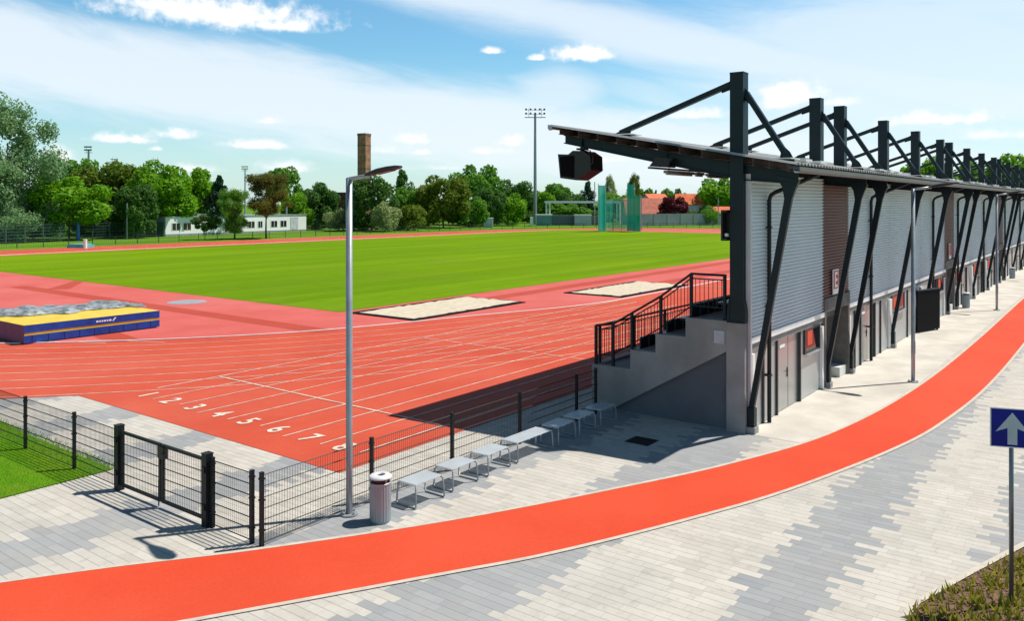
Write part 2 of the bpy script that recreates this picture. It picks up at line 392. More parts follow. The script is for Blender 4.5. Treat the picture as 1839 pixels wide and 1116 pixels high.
# path with kerb strips
def cr(pts, n=10):
    pts = [Vector((p[0], p[1], 0)) for p in pts]; o = []
    P_ = [2 * pts[0] - pts[1]] + pts + [2 * pts[-1] - pts[-2]]
    for i in range(1, len(P_) - 2):
        a, b, c, d = P_[i - 1:i + 3]
        for k in range(n):
            t = k / n
            o.append(.5 * ((2 * b) + (c - a) * t + (2 * a - 5 * b + 4 * c - d) * t * t + (3 * b - a - 3 * c + d) * t ** 3))
    o.append(pts[-1]); return [(p.x, p.y) for p in o]
up = cr([(-14, 23.5), (-4, 18.7), (1.5, 15.6), (5.85, 12.97), (8.24, 11.3), (11.05, 9.62), (14.0, 8.2), (17.1, 6.9), (21.0, 5.84), (27.4, 5.25), (38, 5.07), (60, 5.1), (134, 5.1)])
lo = cr([(-14, 20.8), (-4, 16.2), (2, 12.8), (5.6, 10.5), (9.34, 8.32), (11.0, 7.4), (13.5, 6.32), (16.2, 5.35), (20.2, 4.35), (23.6, 3.85), (29.4, 3.5), (40, 3.4), (60, 3.4), (134, 3.4)])
struct(MB().sheet(up + lo[::-1], .012).build('path', PATHM))
ks = MB(); ks.strip(up, .09, .016); ks.strip(lo, .09, .016); struct(ks.build('path_kerb', KERBST))
struct(MB().sheet([(-40, 17.2), (8.75, 17.2), (8.8, 21), (8.95, 24), (6.5, 27.5), (-6, 45), (-40, 60)], .02).build('lawn', grassmat('lawn_grass', (.07, .20, .006), (.11, .26, .008), (.17, .24, .02), .5)))
BED = M('bark_mulch', (.16, .09, .055), .95, 0, .45, 14, 1.0, 60)
bed_pts = [(16.9, 1.0), (15.75, 1.42), (14.1, 1.95), (12.6, 2.4), (11.4, 2.5), (10, 1.6), (9.5, -4), (17, -4)]
struct(MB().sheet(bed_pts, .03).build('planting_bed', BED))
struct(MB().strip(bed_pts[:6], .1, .05).build('bed_kerb', KERBST))

def blades(name, n, pick, h, w, mat, kind='stuff'):
    rng = np.random.default_rng(5); v = []; f = []
    for i in range(n):
        x, y, z = pick(rng); a = rng.uniform(0, 6.28); hh = h * rng.uniform(.5, 1.3); ww = w * rng.uniform(.6, 1.3)
        l = hh * rng.uniform(.1, .8); b = rng.uniform(0, 6.28)
        c, s_ = math.cos(a) * ww / 2, math.sin(a) * ww / 2
        k = len(v)
        v += [(x - c, y - s_, z), (x + c, y + s_, z), (x + l * math.cos(b), y + l * math.sin(b), z + hh)]; f.append((k, k + 1, k + 2))
    me = bpy.data.meshes.new(name); me.from_pydata(v, [], f); me.materials.append(mat)
    o = bpy.data.objects.new(name, me); C.objects.link(o); o['kind'] = kind; return o
def leafmat(name, c1, c2, transl=.5, islands=True):
    if name in MATS: return MATS[name]
    m = bpy.data.materials.new(name); m.use_nodes = True; MATS[name] = m
    q = NG(m.node_tree); b = m.node_tree.nodes['Principled BSDF']; b.inputs['Roughness'].default_value = .6; b.inputs['Specular IOR Level'].default_value = .25
    ge = q.n('ShaderNodeNewGeometry'); geo = ge.outputs['Position']
    f = q.m('ADD', q.m('MULTIPLY', ge.outputs['Random Per Island'], .55), q.m('MULTIPLY', q.smooth(q.noise(geo, .45, 4), .3, .7), .45))
    c = q.mix(f, c1, c2); m.node_tree.links.new(c, b.inputs['Base Color'])
    tr = q.n('ShaderNodeBsdfTranslucent'); q.put(tr.inputs[0], c)
    mx = q.n('ShaderNodeMixShader'); mx.inputs[0].default_value = transl
    m.node_tree.links.new(b.outputs[0], mx.inputs[1]); m.node_tree.links.new(tr.outputs[0], mx.inputs[2])
    m.node_tree.links.new(mx.outputs[0], m.node_tree.nodes['Material Output'].inputs[0]); return m
blades('lawn_blades', 75000, lambda r: (8.95 + .08 * r.normal() - 10 * r.random() ** 1.15, 17.2 - .0 + .05 * r.normal() + 10 * r.random() ** 1.15, .0), .055, .014, leafmat('lawn_blade', (.10, .28, .008), (.24, .48, .025)))
def bp_(r):
    while 1:
        x, y = r.uniform(11, 17), r.uniform(-3, 2.4)
        if y < 1.95 - (x - 14.1) * .33 - .08: return x, y, .03
blades('bed_groundcover', 5000, bp_, .14, .05, leafmat('bed_leaf', (.12, .16, .02), (.42, .36, .03)))
ch = MB()
for i in range(1600):
    x, y, z = bp_(np.random.default_rng(i)); a = random.uniform(0, 3.14); l = random.uniform(.02, .06)
    ch.beam((x, y, .04), (x + l * math.cos(a), y + l * math.sin(a), .05 + random.uniform(0, .02)), .02, .012)
ch.build('bark_chips', M('bark_chip', (.22, .12, .07), .9, 0, .5, 40))['kind'] = 'stuff'

# drain cover
t = thing('drain_cover', 'dark rectangular drain grate set in the shaded paving by the stand end', 'drain cover', (17.36, 9.26, 0))
d_ = MB(); d_.box(17.08, 17.64, 8.95, 9.57, -.002, .006); d_.build('pit', black, t)
fr = MB()
for i in range(13): fr.box(17.1 + i * .043, 17.1 + i * .043 + .02, 8.97, 9.55, .006, .014)
fr.build('grate', M('cast_iron', (.03, .03, .032), .6, .5), t)

# ------------------------------------------------------------------ grandstand
CU = [19.62, 25.9, 28.5, 34.5, 40.5, 46.5, 49.05, 55, 61, 67, 69.6, 75.6, 81.6, 87.6, 90.2, 96.2, 102.2, 108.2]
UE = 110.0
gs = thing('grandstand', 'long grandstand with dark steel masts, sloping roof and grey ribbed back wall', 'grandstand', (19.4, 7.6, 0))
LV = [(1.2, 10.7, 11.9), (1.72, 9.95, 10.7), (2.22, 9.1, 9.95), (2.72, 8.0, 9.1)]
# stepped end wall with set-back plaster triangle
m_ = MB()
poly = [(11.9, 0), (11.9, 1.2), (10.7, 1.2), (10.7, 1.72), (9.95, 1.72), (9.95, 2.22), (9.1, 2.22), (9.1, 2.72), (8.0, 2.72), (8.0, 1.97), (11.25, .06), (11.25, 0)]
m_.prism([(19.42, y, z) for y, z in poly], (.22, 0, 0)); m_.build('end_wall', concrete, gs)
m_ = MB(); m_.prism([(19.55, 11.2, 0), (19.55, 11.2, .3), (19.55, 8.05, 2.2), (19.55, 8.0, 2.2), (19.55, 8.0, 0)], (.2, 0, 0))
m_.build('plaster_infill', M('grey_plaster', (.105, .11, .125), .8, 0, .12, 1.0, detail=7), gs)
MB().box(19.4, 19.82, 7.53, 7.998, 0, 2.69).build('pillar', concrete, gs)
MB().box(19.39, 19.42, 8.05, 8.32, 2.15, 2.47).build('junction_box', M('pale_box', (.42, .43, .46), .5), gs)
m_ = MB(); m_.box(19.64, UE, 11.75, 11.9, 0, 1.2)
for z, a, b in LV: m_.box(19.64, UE, a, b - (.15 if a == 10.7 else 0), z - .3, z - .06)
m_.box(19.85, UE, 7.75, 8.0, 2.3, 2.66); m_.build('terrace', concrete, gs)
# cladding
def ribbed(u0, u1, z0, z1, v, pitch=.095, amp=.036):
    mb = MB(); prof = []; z = z0
    while z < z1 - .001:
        for dz, dv in ((0, 0), (.3, 0), (.5, amp), (.8, amp)): prof.append((v - dv, min(z + dz * pitch, z1)))
        z += pitch
    prof.append((v, z1))
    vs = [(u0, a, b) for a, b in prof] + [(u1, a, b) for a, b in prof]; n = len(prof)
    return mb.add(vs, [(i, n + i, n + i + 1, i + 1) for i in range(n - 1)])
CLAD = M('grey_ribbed_sheet', (.56, .60, .645), .45, .0, .05, .7)
REDC = M('maroon_ribbed_sheet', (.13, .028, .032), .45, .1, .15, .7)
ENTRY = [(25.7, 28.45), (46.1, 48.8), (66.8, 69.5), (87.5, 90.2)]
segs = []; cur = 19.7
for a, b in ENTRY: segs.append((cur, a)); cur = b
segs.append((cur, UE))
for a, b in segs:
    n = max(1, round((b - a) / 6)); w = (b - a) / n
    for i in range(n): ribbed(a + i * w + .008, a + (i + 1) * w - .008, 2.32, 6.38, 7.52).build('cladding_panel', CLAD, gs)
    MB().box(a, b, 7.455, 7.72, 2.17, 2.318).build('flashing', white, gs)
    mb = MB(); mb.box(a, b, 7.5, 7.74, 2.0, 2.168); mb.build('lintel', M('grey_lintel', (.2, .205, .2), .6), gs)
for a, b in ENTRY:
    o = ribbed(a, b, 2.72, 6.38, 7.518).build('entrance_cladding', REDC, gs); o['label'] = 'maroon ribbed cladding above a stair entrance'
    mb = MB(); mb.box(a, b, 9.0, 9.15, 0, 2.72); mb.box(a, a + .12, 7.44, 9.0, 0, 2.72); mb.box(b - .16, b, 7.44, 9.0, 0, 2.76)
    mb.box(a + .12, b - .16, 7.44, 7.74, 2.3, 2.72)
    for k in range(5): mb.box(a + .12, b - .16, 8.2 + k * .16, 9.0, k * .17, k * .17 + .168)
    mb.build('entrance', M('dark_concrete', (.16, .15, .14), .85, 0, .2, 2), gs)
    MB().box(b - .9, b - .165, 7.52, 8.1, 0, .32).build('entrance_plinth', M('white_render', (.6, .6, .57), .8), gs)
MB().box(19.7, UE, 7.74, 7.8, 2.0, 6.38).build('wall_lining', M('dark_lining', (.08, .08, .085), .7), gs)
TRIM = M('light_grey_trim', (.52, .53, .56), .45, .1, .05)
MB().box(19.60, 19.70, 7.455, 7.58, .02, 6.37).build('corner_trim', TRIM, gs)
# ground floor: panels, doors, windows per bay
GP = M('grey_metal_panel', (.46, .47, .46), .38, .35, .06, .6)
DOORM = M('grey_metal_door', (.40, .405, .40), .25, .5, .05, .8)
DKP = M('dark_grey_profile', (.04, .042, .045), .5)
WIN = M('window_glass', (.02, .022, .028), .06, 0, .2, 1, spec=.8)
REDSHEET = M('orange_red_blind', (.62, .07, .03), .6)
def ground_bay(u0, u1, door, windows, posts):
    x = u0
    cuts = sorted([u0] + [p for p in posts] + [u1])
    for a, b in zip(cuts[:-1], cuts[1:]):
        if b - a < .1: continue
        if door and abs(a - door[0]) < .2:
            df = MB(); df.box(a + .03, b - .03, 7.575, 7.74, 0.02, 2.0); d = df.build('door', DOORM, gs)
            mid = a + (b - a) * .55
            MB().box(mid - .008, mid + .008, 7.570, 7.575, .03, 1.98).build('door_gap', DKP, d)
            MB().tube([(mid - .2, 7.545, 1.02), (mid - .06, 7.545, 1.02), (mid - .06, 7.575, 1.02)], .014).box(mid - .09, mid - .04, 7.560, 7.575, .86, 1.12).build('handle', black, d)
            MB().box(a + .35, a + .75, 7.560, 7.575, 1.72, 1.80).build('door_plate', white, d)
        else:
            MB().box(a + .02, b - .02, 7.545, 7.74, 0.02, 1.998).build('wall_panel', GP, gs)
    for p in posts: MB().box(p - .03, p + .035, 7.490, 7.74, 0, 1.998).build('wall_post', DKP, gs)
    for a, b in windows:
        w = MB(); w.box(a, b, 7.510, 7.543, 1.33, 1.95); wo = w.build('window', WIN, gs)
        fm = MB()
        for q in ((a - .05, a, 1.28, 2.0), (b, b + .05, 1.28, 2.0), (a, b, 1.28, 1.328), (a, b, 1.952, 1.998)): fm.box(q[0], q[1], 7.485, 7.543, q[2], q[3])
        fm.build('frame', DKP, wo)
        if u0 < 41: MB().box(a + .2, a + (b - a) * .5, 7.500, 7.509, 1.5, 1.93).build('blind', REDSHEET, wo)
        MB().box(a - .05, b + .05, 7.42, 7.485, 1.24, 1.275).build('sill', galv, wo)
    for p in (u0 + .12, u1 - .12): MB().box(p - .09, p + .09, 7.465, 7.543, .02, 1.9).build('white_post', white, gs)
ground_bay(19.72, 25.7, (21.65, 0), [(23.98, 25.3)], [20.62, 21.65, 23.55])
ground_bay(28.45, 34.4, (30.1, 0), [], [29.35, 30.1, 32.1, 32.95])
ground_bay(34.4, 40.4, None, [(34.75, 36.9)], [37.6, 38.6])
ground_bay(40.4, 46.1, (42.3, 0), [(44.3, 45.7)], [42.3, 44.0])
for a, b in ((48.8, 55), (55, 61), (61, 66.8)): ground_bay(a, b, (a + 2.6, 0), [(a + .7, a + 2.0)], [a + 2.6, a + 4.4])
MB().box(69.5, UE, 7.63, 7.74, .02, 1.998).build('wall_panel', GP, gs)
for i in range(13): MB().box(70.5 + i * 3, 70.6 + i * 3, 7.57, 7.74, 0, 1.998).build('wall_post', DKP, gs)
# steel frames
def roofz(v): return 7.83 - (13.05 - v) * .185
for u in CU:
    c = MB()  # H-section mast with a flared foot
    for a, b in ((-.17, -.145), (.145, .17)): c.box(u - .17, u + .17, 7.76 + a - .0, 7.76 + b, 2.72, 8.86)
    c.box(u - .17, u - .15, 7.615, 7.905, 2.72, 8.86); c.box(u + .15, u + .17, 7.615, 7.905, 2.72, 8.86); c.box(u - .175, u + .175, 7.585, 7.935, 8.86, 8.89)
    for sg in (-1, 1):
        c.prism([(u - .19, 7.76 + sg * .17, 2.72), (u - .19, 7.76 + sg * .17, 3.35), (u - .19, 7.76 + sg * .235, 3.0), (u - .19, 7.76 + sg * .235, 2.72)], (.38, 0, 0))
    c.box(u - .2, u + .2, 7.53, 7.99, 2.69, 2.72); c.build('mast', steel, gs)
    b = MB()  # roof beam: deep at the mast, tapering to both ends
    def bz(v): return roofz(v) - .2
    for vA, vB, hA, hB in ((12.9, 8.0, .22, .38), (7.6, 6.3, .38, .26)):
        for zo, th in ((0, .03), (1, .03)):
            pA = bz(vA) - (hA if zo else 0); pB = bz(vB) - (hB if zo else 0)
            b.prism([(u - .09, vA, pA), (u - .09, vB, pB), (u - .09, vB, pB - .03), (u - .09, vA, pA - .03)], (.18, 0, 0))
        b.prism([(u - .012, vA, bz(vA)), (u - .012, vB, bz(vB)), (u - .012, vB, bz(vB) - hB), (u - .012, vA, bz(vA) - hA)], (.024, 0, 0))
    b.box(u - .14, u + .14, 7.6, 7.61, 6.3, 6.75)
    b.build('roof_beam', steel, gs)
    tA = MB(); tA.beam((u, 7.97, 8.62), (u, 11.1, roofz(11.1) + .1), .13, .13); tA.prism([(u - .02, 11.35, roofz(11.35)), (u - .02, 10.8, roofz(10.8)), (u - .02, 10.8, roofz(10.8) + .32), (u - .02, 11.0, roofz(11.0) + .22)], (.04, 0, 0))
    tA.prism([(u - .02, 7.92, 8.5), (u - .02, 7.92, 8.74), (u - .02, 8.25, 8.55), (u - .02, 8.2, 8.42)], (.04, 0, 0)); tA.build('front_tie', steel, gs)
    tB = MB(); tB.beam((u, 7.58, 8.38), (u, 6.55, roofz(6.55) + .12), .13, .13); tB.prism([(u - .02, 6.75, roofz(6.75)), (u - .02, 6.35, roofz(6.35)), (u - .02, 6.5, roofz(6.5) + .26), (u - .02, 6.68, roofz(6.7) + .4)], (.04, 0, 0))
    tB.prism([(u - .02, 7.6, 8.2), (u - .02, 7.6, 8.52), (u - .02, 7.42, 8.2), (u - .02, 7.5, 8.1)], (.04, 0, 0)); tB.build('back_tie', steel, gs)
    st = MB(); st.beam((u, 7.47, .62), (u, 6.42, 5.75), .2, .11, .2, .2, up=(1, 0, 0)) if 0 else None
    st.prism([(u - .055, 7.50, .6), (u - .055, 7.37, .6), (u - .055, 6.44, 5.75), (u - .055, 6.36, 5.98), (u - .055, 6.26, 6.2), (u - .055, 6.84, 6.32), (u - .055, 6.66, 6.02), (u - .055, 6.62, 5.75)], (.11, 0, 0))
    st.box(u - .09, u + .09, 7.34, 7.53, .16, .62); st.build('strut', steel, gs)
    MB().box(u - .13, u + .13, 7.31, 7.56, 0, .16).build('strut_base', concrete, gs)
# roof
pur = [12.72, 12.1, 11.5, 10.9, 10.3, 9.7, 9.1, 8.5, 7.2, 6.8, 6.35]
for v in pur:
    z = roofz(v) - .03
    m_ = MB(); m_.box(19.05, UE + .3, v - .04, v + .04, z - .17, z - .155); m_.box(19.05, UE + .3, v - .04, v + .04, z - .015, z); m_.box(19.05, UE + .3, v - .006, v + .006, z - .155, z - .015)
    m_.build('purlin', M('purlin_steel', (.06, .055, .05), .55), gs)
m_ = MB(); prof = []; u = 19.0
while u < UE + .4:
    for du, dz in ((0, 0), (.1, 0), (.135, .05), (.215, .05)): prof.append((u + du, dz))
    u += .25
def tri(v0, v1, th):
    vs = []
    for (uu, dz) in prof:
        for v in (v0, v1): vs.append((uu, v, roofz(v) + dz - .02 + th))
    return vs, [(2 * i, 2 * i + 2, 2 * i + 3, 2 * i + 1) for i in range(len(prof) - 1)]
ROOF = M('zinc_roof_sheet', (.50, .49, .47), .5, .2, .14, .6, detail=8)
m_.add(*tri(6.16, 13.08, .012)); vs, fs = tri(6.16, 13.08, 0); m_.add(vs, [f[::-1] for f in fs]); m_.build('roof_sheet', ROOF, gs)
m_ = MB(); m_.box(19.0, UE + .4, 13.06, 13.09, 7.74, 7.86); m_.box(19.0, 19.03, 12.95, 13.06, 7.7, 7.83); m_.build('fascia', galv, gs)
m_ = MB()
pr = [(6.22, 6.48), (6.22, 6.40), (6.18, 6.35), (6.11, 6.35), (6.07, 6.40), (6.07, 6.49)]
m_.add([(19.0, a, b) for a, b in pr] + [(UE + .3, a, b) for a, b in pr], [(i, i + 1, i + 7, i + 6) for i in range(5)]); m_.build('gutter', M('dark_gutter', (.10, .095, .09), .5), gs)
PF = M('pale_flashing', (.62, .62, .60), .5, .1)
for u in CU:
    for v in (10.9, 6.62): MB().box(u - .3, u + .35, v - .25, v + .2, roofz(v) + .06, roofz(v) + .085).build('roof_flashing', PF, gs)
    for dx in (.9, 2.1): MB().box(u + dx, u + dx + .5, 6.4, 6.7, roofz(6.55) + .055, roofz(6.55) + .12).build('roof_bracket', PF, gs)
for u in (20.8, 31.15, 42.7, 49.6, 59.3, 70.2, 80.4, 91, 101):
    m_ = MB(); m_.tube([(u, 7.42, .02), (u, 7.42, 5.72), (u, 7.38, 5.85), (u, 7.28, 5.92), (u - .1, 6.45, 6.24), (u - .12, 6.15, 6.36)], .055, 10)
    for z in (1.2, 3.0, 5.0): m_.box(u - .07, u + .07, 7.36, 7.62, z, z + .05)
    m_.build('downpipe', steel, gs, True)
# seats on the terrace, near end
SEAT = M('dark_blue_seat_plastic', (.012, .016, .03), .4)
nseat = 0
base_seat = MB(); 
def seat(u, v, z):
    o = MB(); o.box(u - .22, u + .22, v - .04, v + .0, z + .38, z + .8); o.box(u - .22, u + .22, v, v + .36, z + .36, z + .41); o.box(u - .02, u + .02, v - .02, v + .04, z, z + .38)
    return o
first = seat(20.3, 0, 0).build('seat', SEAT, gs)
loc0 = first.location.copy(); firstset = False
for zi, v in ((1.14, 10.85), (1.66, 10.05), (2.16, 9.3), (2.66, 8.25)):
    for k in range(25):
        o = first if not firstset else first.copy()
        if firstset: C.objects.link(o); o.parent = gs
        firstset = True
        o.location = loc0 + Vector((.15 + k * .5, v, zi))
# railings
def rail(name, path, spacing=.13, posts=(), h=.95):
    m_ = MB()
    top = [Vector(p) for p in path]
    for a, b in zip(top[:-1], top[1:]):
        m_.tube([a, b], .03, 8); lo_ = Vector((0, 0, h - .12))
        m_.tube([a - lo_, b - lo_], .018, 6); m_.tube([a - Vector((0, 0, .12)), b - Vector((0, 0, .12))], .018, 6)
        n = int((b - a).length / spacing)
        for i in range(1, n):
            p = a + (b - a) * i / n; m_.box(p.x - .007, p.x + .007, p.y - .007, p.y + .007, p.z - h + .12, p.z - .12)
    for p in posts: m_.box(p[0] - .035, p[0] + .035, p[1] - .035, p[1] + .035, p[2] - p[3], p[2])
    return m_
rr = thing('end_railing', 'dark stepped railing down the open end of the grandstand terrace', 'railing', (19.55, 10, 1.2))
rail('r', [(19.55, 11.84, 2.26), (19.55, 11.3, 2.34), (19.55, 10.72, 2.69), (19.55, 9.86, 3.2), (19.55, 9.0, 3.84), (19.55, 8.06, 3.84)], .11, (), .95).build('bars', steel, rr)
for y, z, l in ((11.84, 2.26, 1.06), (11.3, 2.34, 1.14), (10.72, 2.69, .97), (9.86, 3.2, .98), (9.0, 3.84, 1.12), (8.1, 3.84, 1.12)):
    MB().box(19.515, 19.585, y - .035, y + .035, z - l, z).build('post', steel, rr)
fr_ = thing('front_railing', 'dark railing along the front edge of the grandstand terrace above the track', 'railing', (19.6, 11.83, 1.2))
rail('r', [(19.72, 11.83, 2.24), (UE, 11.83, 2.24)], .13).build('bars', steel, fr_)
for i in range(120): MB().box(19.7 + i * 2, 19.77 + i * 2, 11.8, 11.86, 1.2, 2.24).build('post', steel, fr_)

# hanging things under the roof
t = thing('loudspeaker', 'large black loudspeaker hanging from the front tip of the roof beam', 'loudspeaker', (19.6, 12.4, 7.2))
m_ = MB(); m_.prism([(19.3, 12.95, 7.04), (19.3, 12.87, 6.36), (19.3, 12.35, 6.29), (19.3, 11.86, 6.56), (19.3, 11.88, 6.95), (19.3, 12.12, 7.10), (19.3, 12.45, 7.12), (19.3, 12.6, 7.02)], (.65, 0, 0)); m_.build('cabinet', black, t)
m_ = MB(); m_.beam((19.62, 12.33, 7.12), (19.62, 12.33, 7.45), .05, .16); m_.box(19.5, 19.74, 12.2, 12.46, 7.15, 7.2); m_.build('bracket', steel, t)
MB().tube([(19.3, 12.05, 7.1), (19.3, 11.88, 7.1), (19.3, 11.78, 6.9), (19.3, 11.8, 6.75), (19.3, 11.9, 6.68)], .015, 6).build('cable', black, t)
MB().prism([(19.287, 12.84, 6.42), (19.287, 12.88, 6.96), (19.287, 12.4, 6.98), (19.287, 12.4, 6.36)], (.012, 0, 0)).build('grille', M('speaker_grille', (.004, .004, .005), .9, spec=.1), t)
t = thing('floodlight_fitting', 'black wedge shaped floodlight fixed under the roof beam near the mast', 'floodlight', (19.62, 9.75, 6.7))
m_ = MB(); m_.prism([(19.35, 10.1, 6.62), (19.35, 9.9, 6.85), (19.35, 9.42, 6.80), (19.35, 9.6, 6.58)], (.5, 0, 0)); m_.build('housing', black, t)
MB().beam((19.62, 9.7, 6.75), (19.62, 9.7, 6.98), .04, .12).build('bracket', steel, t)
LAB = ['grey tube light under the roof, first of the row from the front edge', 'short grey tube light between two longer ones under the roof', 'grey tube light under the roof beside the mast']
for (u0, u1, v, z), lab in zip([(19.1, 20.7, 9.5, 6.46), (21.1, 21.6, 9.6, 6.47), (21.9, 23.4, 9.6, 6.46)], LAB):
    t = thing('tube_light', lab, 'light', (u0, v, z), 'tube lights under the grandstand roof')
    MB().box(u0, u1, v - .06, v + .06, z - .04, z + .03).build('housing', M('grey_light_housing', (.2, .19, .18), .5), t)
    MB().tube([(u0 + .03, v, z - .06), (u1 - .03, v, z - .06)], .025, 8).build('diffuser', M('white_diffuser', (.6, .58, .55), .4), t)
    m_ = MB(); m_.beam((u0 + .2, v, z), (u0 + .2, v, roofz(v) - .18), .015, .015); m_.beam((u1 - .2, v, z), (u1 - .2, v, roofz(v) - .18), .015, .015); m_.build('hanger', steel, t)
t = MB().box(18.3, 60, 9.98, 10.06, 6.55, 6.6); t.v = [(max(p[0], 19.2), p[1], p[2]) for p in t.v]
tag(t.build('cable_tray', M('tray_steel', (.09, .09, .09), .5)), 'long thin dark cable tray running along under the grandstand roof', 'cable tray')
t = thing('wall_cabinet', 'dark open box with a pale lamp hanging on the field side of the first mast', 'cabinet', (19.5, 8.05, 4.7))
m_ = MB(); 
for q in ((7.95, 8.1, 4.72, 4.78), (7.95, 8.1, 5.42, 5.48), (8.06, 8.1, 4.78, 5.42)): m_.box(19.3, 19.6, *q)
m_.box(19.56, 19.6, 7.95, 8.06, 4.78, 5.42); m_.build('case', black, t)
MB().box(19.38, 19.5, 7.97, 8.03, 4.82, 4.9).build('lamp', white, t)
# exit sign letter on the maroon panel
t = thing('letter_sign', 'small white sign with red letter E on the maroon wall above the first entrance', 'sign', (27.0, 7.5, 3.2))
MB().box(26.5, 27.1, 7.43, 7.46, 2.78, 3.56).build('plate', white, t)
m_ = MB(); m_.box(26.55, 27.05, 7.425, 7.43, 2.95, 3.52); m_.build('red_field', M('sign_red', (.5, .02, .03), .5), t)
m_ = MB()
for q in ((26.66, 26.76, 2.99, 3.48), (26.76, 26.95, 2.99, 3.08), (26.76, 26.91, 3.19, 3.28), (26.76, 26.95, 3.39, 3.48)): m_.box(q[0], q[1], 7.419, 7.425, q[2], q[3])
m_.build('letter', white, t)
# second letter sign farther along
t = thing('letter_sign', 'white and red sign on the second maroon wall panel, farther along the stand', 'sign', (47.6, 7.5, 3.2))
MB().box(47.0, 47.6, 7.43, 7.46, 2.78, 3.56).build('plate', white, t)
MB().box(47.05, 47.55, 7.425, 7.43, 2.95, 3.52).build('red_field', MATS['sign_red'], t)
if 0: pass
# black steel cabinet
t = thing('equipment_cabinet', 'tall black metal cabinet standing out from the back wall of the grandstand', 'cabinet', (39.8, 7.1, 0))
pa, pb = Vector((38.9, 7.38, 0)), Vector((40.67, 6.8, 0)); dd = (pb - pa).normalized(); dn_ = Vector((-dd.y, dd.x, 0)) * .3
if dn_.x < 0: dn_ = -dn_
Z = lambda z: Vector((0, 0, z))
MB().prism([pa + Z(.07), pb + Z(.07), pb + dn_ + Z(.07), pa + Z(.07) + dn_ * .2], (0, 0, 1.75)).build('body', M('matt_black_steel', (.004, .004, .005), .7, 0, .2, spec=.1), t)
MB().prism([pa + Z(1.822) - dn_ * .1, pb + dd * .04 + Z(1.822) - dn_ * .1, pb + dd * .04 + dn_ * 1.1 + Z(1.822), pa + Z(1.822) + dn_ * .2], (0, 0, .03)).build('top', steel, t)
for k in (.1, .9):
    p = pa.lerp(pb, k) + dn_ * .1; MB().box(p.x - .04, p.x + .04, p.y - .04, p.y + .04, 0, .068).build('foot', steel, t)

# ------------------------------------------------------------------ street lamps
def lamp(loc, label, h=6.1):
    t = thing('street_lamp', label, 'street lamp', (0, 0, 0), 'street lamps along the red path')
    MB().tube([(0, 0, 0), (0, 0, 1.0), (0, 0, 1.02), (0, 0, h)], .06, 14).build('pole', galv_pole, t, True)
    m_ = MB(); m_.cyl(0, 0, .008, .03, .16, n=20)
    for i in range(4): m_.cyl(.12 * math.cos(i * 1.57), .12 * math.sin(i * 1.57), .03, .07, .02, n=6)
    m_.build('base_plate', galv, t)
    MB().box(-.03, .03, -.066, -.058, .9, 1.3).build('hatch', M('hatch_grey', (.25, .25, .27), .5), t)
    MB().tube([(0, .05, h - .02), (0, -.12, h + .0), (0, -.52, h + .04)], .038, 10).build('arm', galv_pole, t, True)
    hd = MB(); P_ = [(-.45, .05, .045), (-.55, .075, .06), (-.75, .13, .075), (-1.0, .16, .065), (-1.2, .13, .045), (-1.3, .05, .02)]
    vs = []; n = 10
    for y, w, th in P_:
        zc = h + .04 + (-y - .45) * .16
        for k in range(n):
            a = 2 * math.pi * k / n; s_ = math.sin(a); vs.append((w * math.cos(a), y, zc + th * (s_ if s_ > 0 else s_ * .35)))
    hd.add(vs, [(i * n + k, i * n + (k + 1) % n, (i + 1) * n + (k + 1) % n, (i + 1) * n + k) for i in range(5) for k in range(n)] + [tuple(range(n)), tuple(range(5 * n, 6 * n))[::-1]])
    hd.build('lamp_head', M('dark_lamp_housing', (.028, .032, .04), .6, spec=.2), t, True)
    m_ = MB(); m_.add([(-.09, -.7, h + .052), (.09, -.7, h + .052), (.09, -1.12, h + .118), (-.09, -1.12, h + .118)], [(0, 3, 2, 1)]); m_.build('lens', M('lamp_lens', (.06, .06, .07), .4, spec=.2), t)
    t.location = loc; return t
L0 = lamp((10.07, 11.3, 0), 'nearest grey street lamp beside the litter bin and mesh fence')
for loc, lab in (((28.23, 5.48, 0), 'slim grey street lamp on the pale slab in front of the black cabinet'), ((49.75, 5.63, 0), 'distant thin grey street lamp on the walkway beyond the black cabinet'), ((72, 5.6, 0), 'farthest grey street lamp at the end of the walkway by the picture edge')):
    c = copy_tree(L0); c.location = loc; c['label'] = lab

# ------------------------------------------------------------------ litter bins
def litter_bin(loc, label):
    t = thing('litter_bin', label, 'litter bin', (0, 0, 0), 'litter bins')
    m_ = MB(); n = 48; vs = []
    for k in range(n):
        a = 2 * math.pi * k / n; r = .19 if k % 2 else .182
        for z in (.04, .68): vs.append((r * math.cos(a), r * math.sin(a), z))
    m_.add(vs, [(2 * k, 2 * ((k + 1) % n), 2 * ((k + 1) % n) + 1, 2 * k + 1) for k in range(n)]); m_.build('body', M('ribbed_bin_metal', (.26, .32, .35), .45, .15, .08), t)
    MB().lathe([(0, .0), (.17, 0), (.17, .04), (.19, .045)], 24).build('base', galv_pole, t)
    MB().lathe([(.15, .62), (.15, .78)], 24).build('liner', black, t)
    MB().lathe([(.192, .68), (.195, .7), (.18, .71)], 32).build('rim', galv, t)
    MB().lathe([(.075, .80), (.08, .835), (.11, .84), (.18, .825), (.208, .80), (.208, .785), (.19, .775), (.075, .79)], 32).build('lid', M('bin_lid_white', (.62, .61, .62), .35), t, True)
    m_ = MB()
    for a in (0.4, 2.5, 4.6): m_.box(.16 * math.cos(a) - .012, .16 * math.cos(a) + .012, .16 * math.sin(a) - .012, .16 * math.sin(a) + .012, .68, .79)
    m_.build('lid_support', galv, t)
    t.location = loc; return t
B0 = litter_bin((10.2, 10.63, 0), 'round ribbed litter bin with a pale domed lid beside the nearest street lamp')
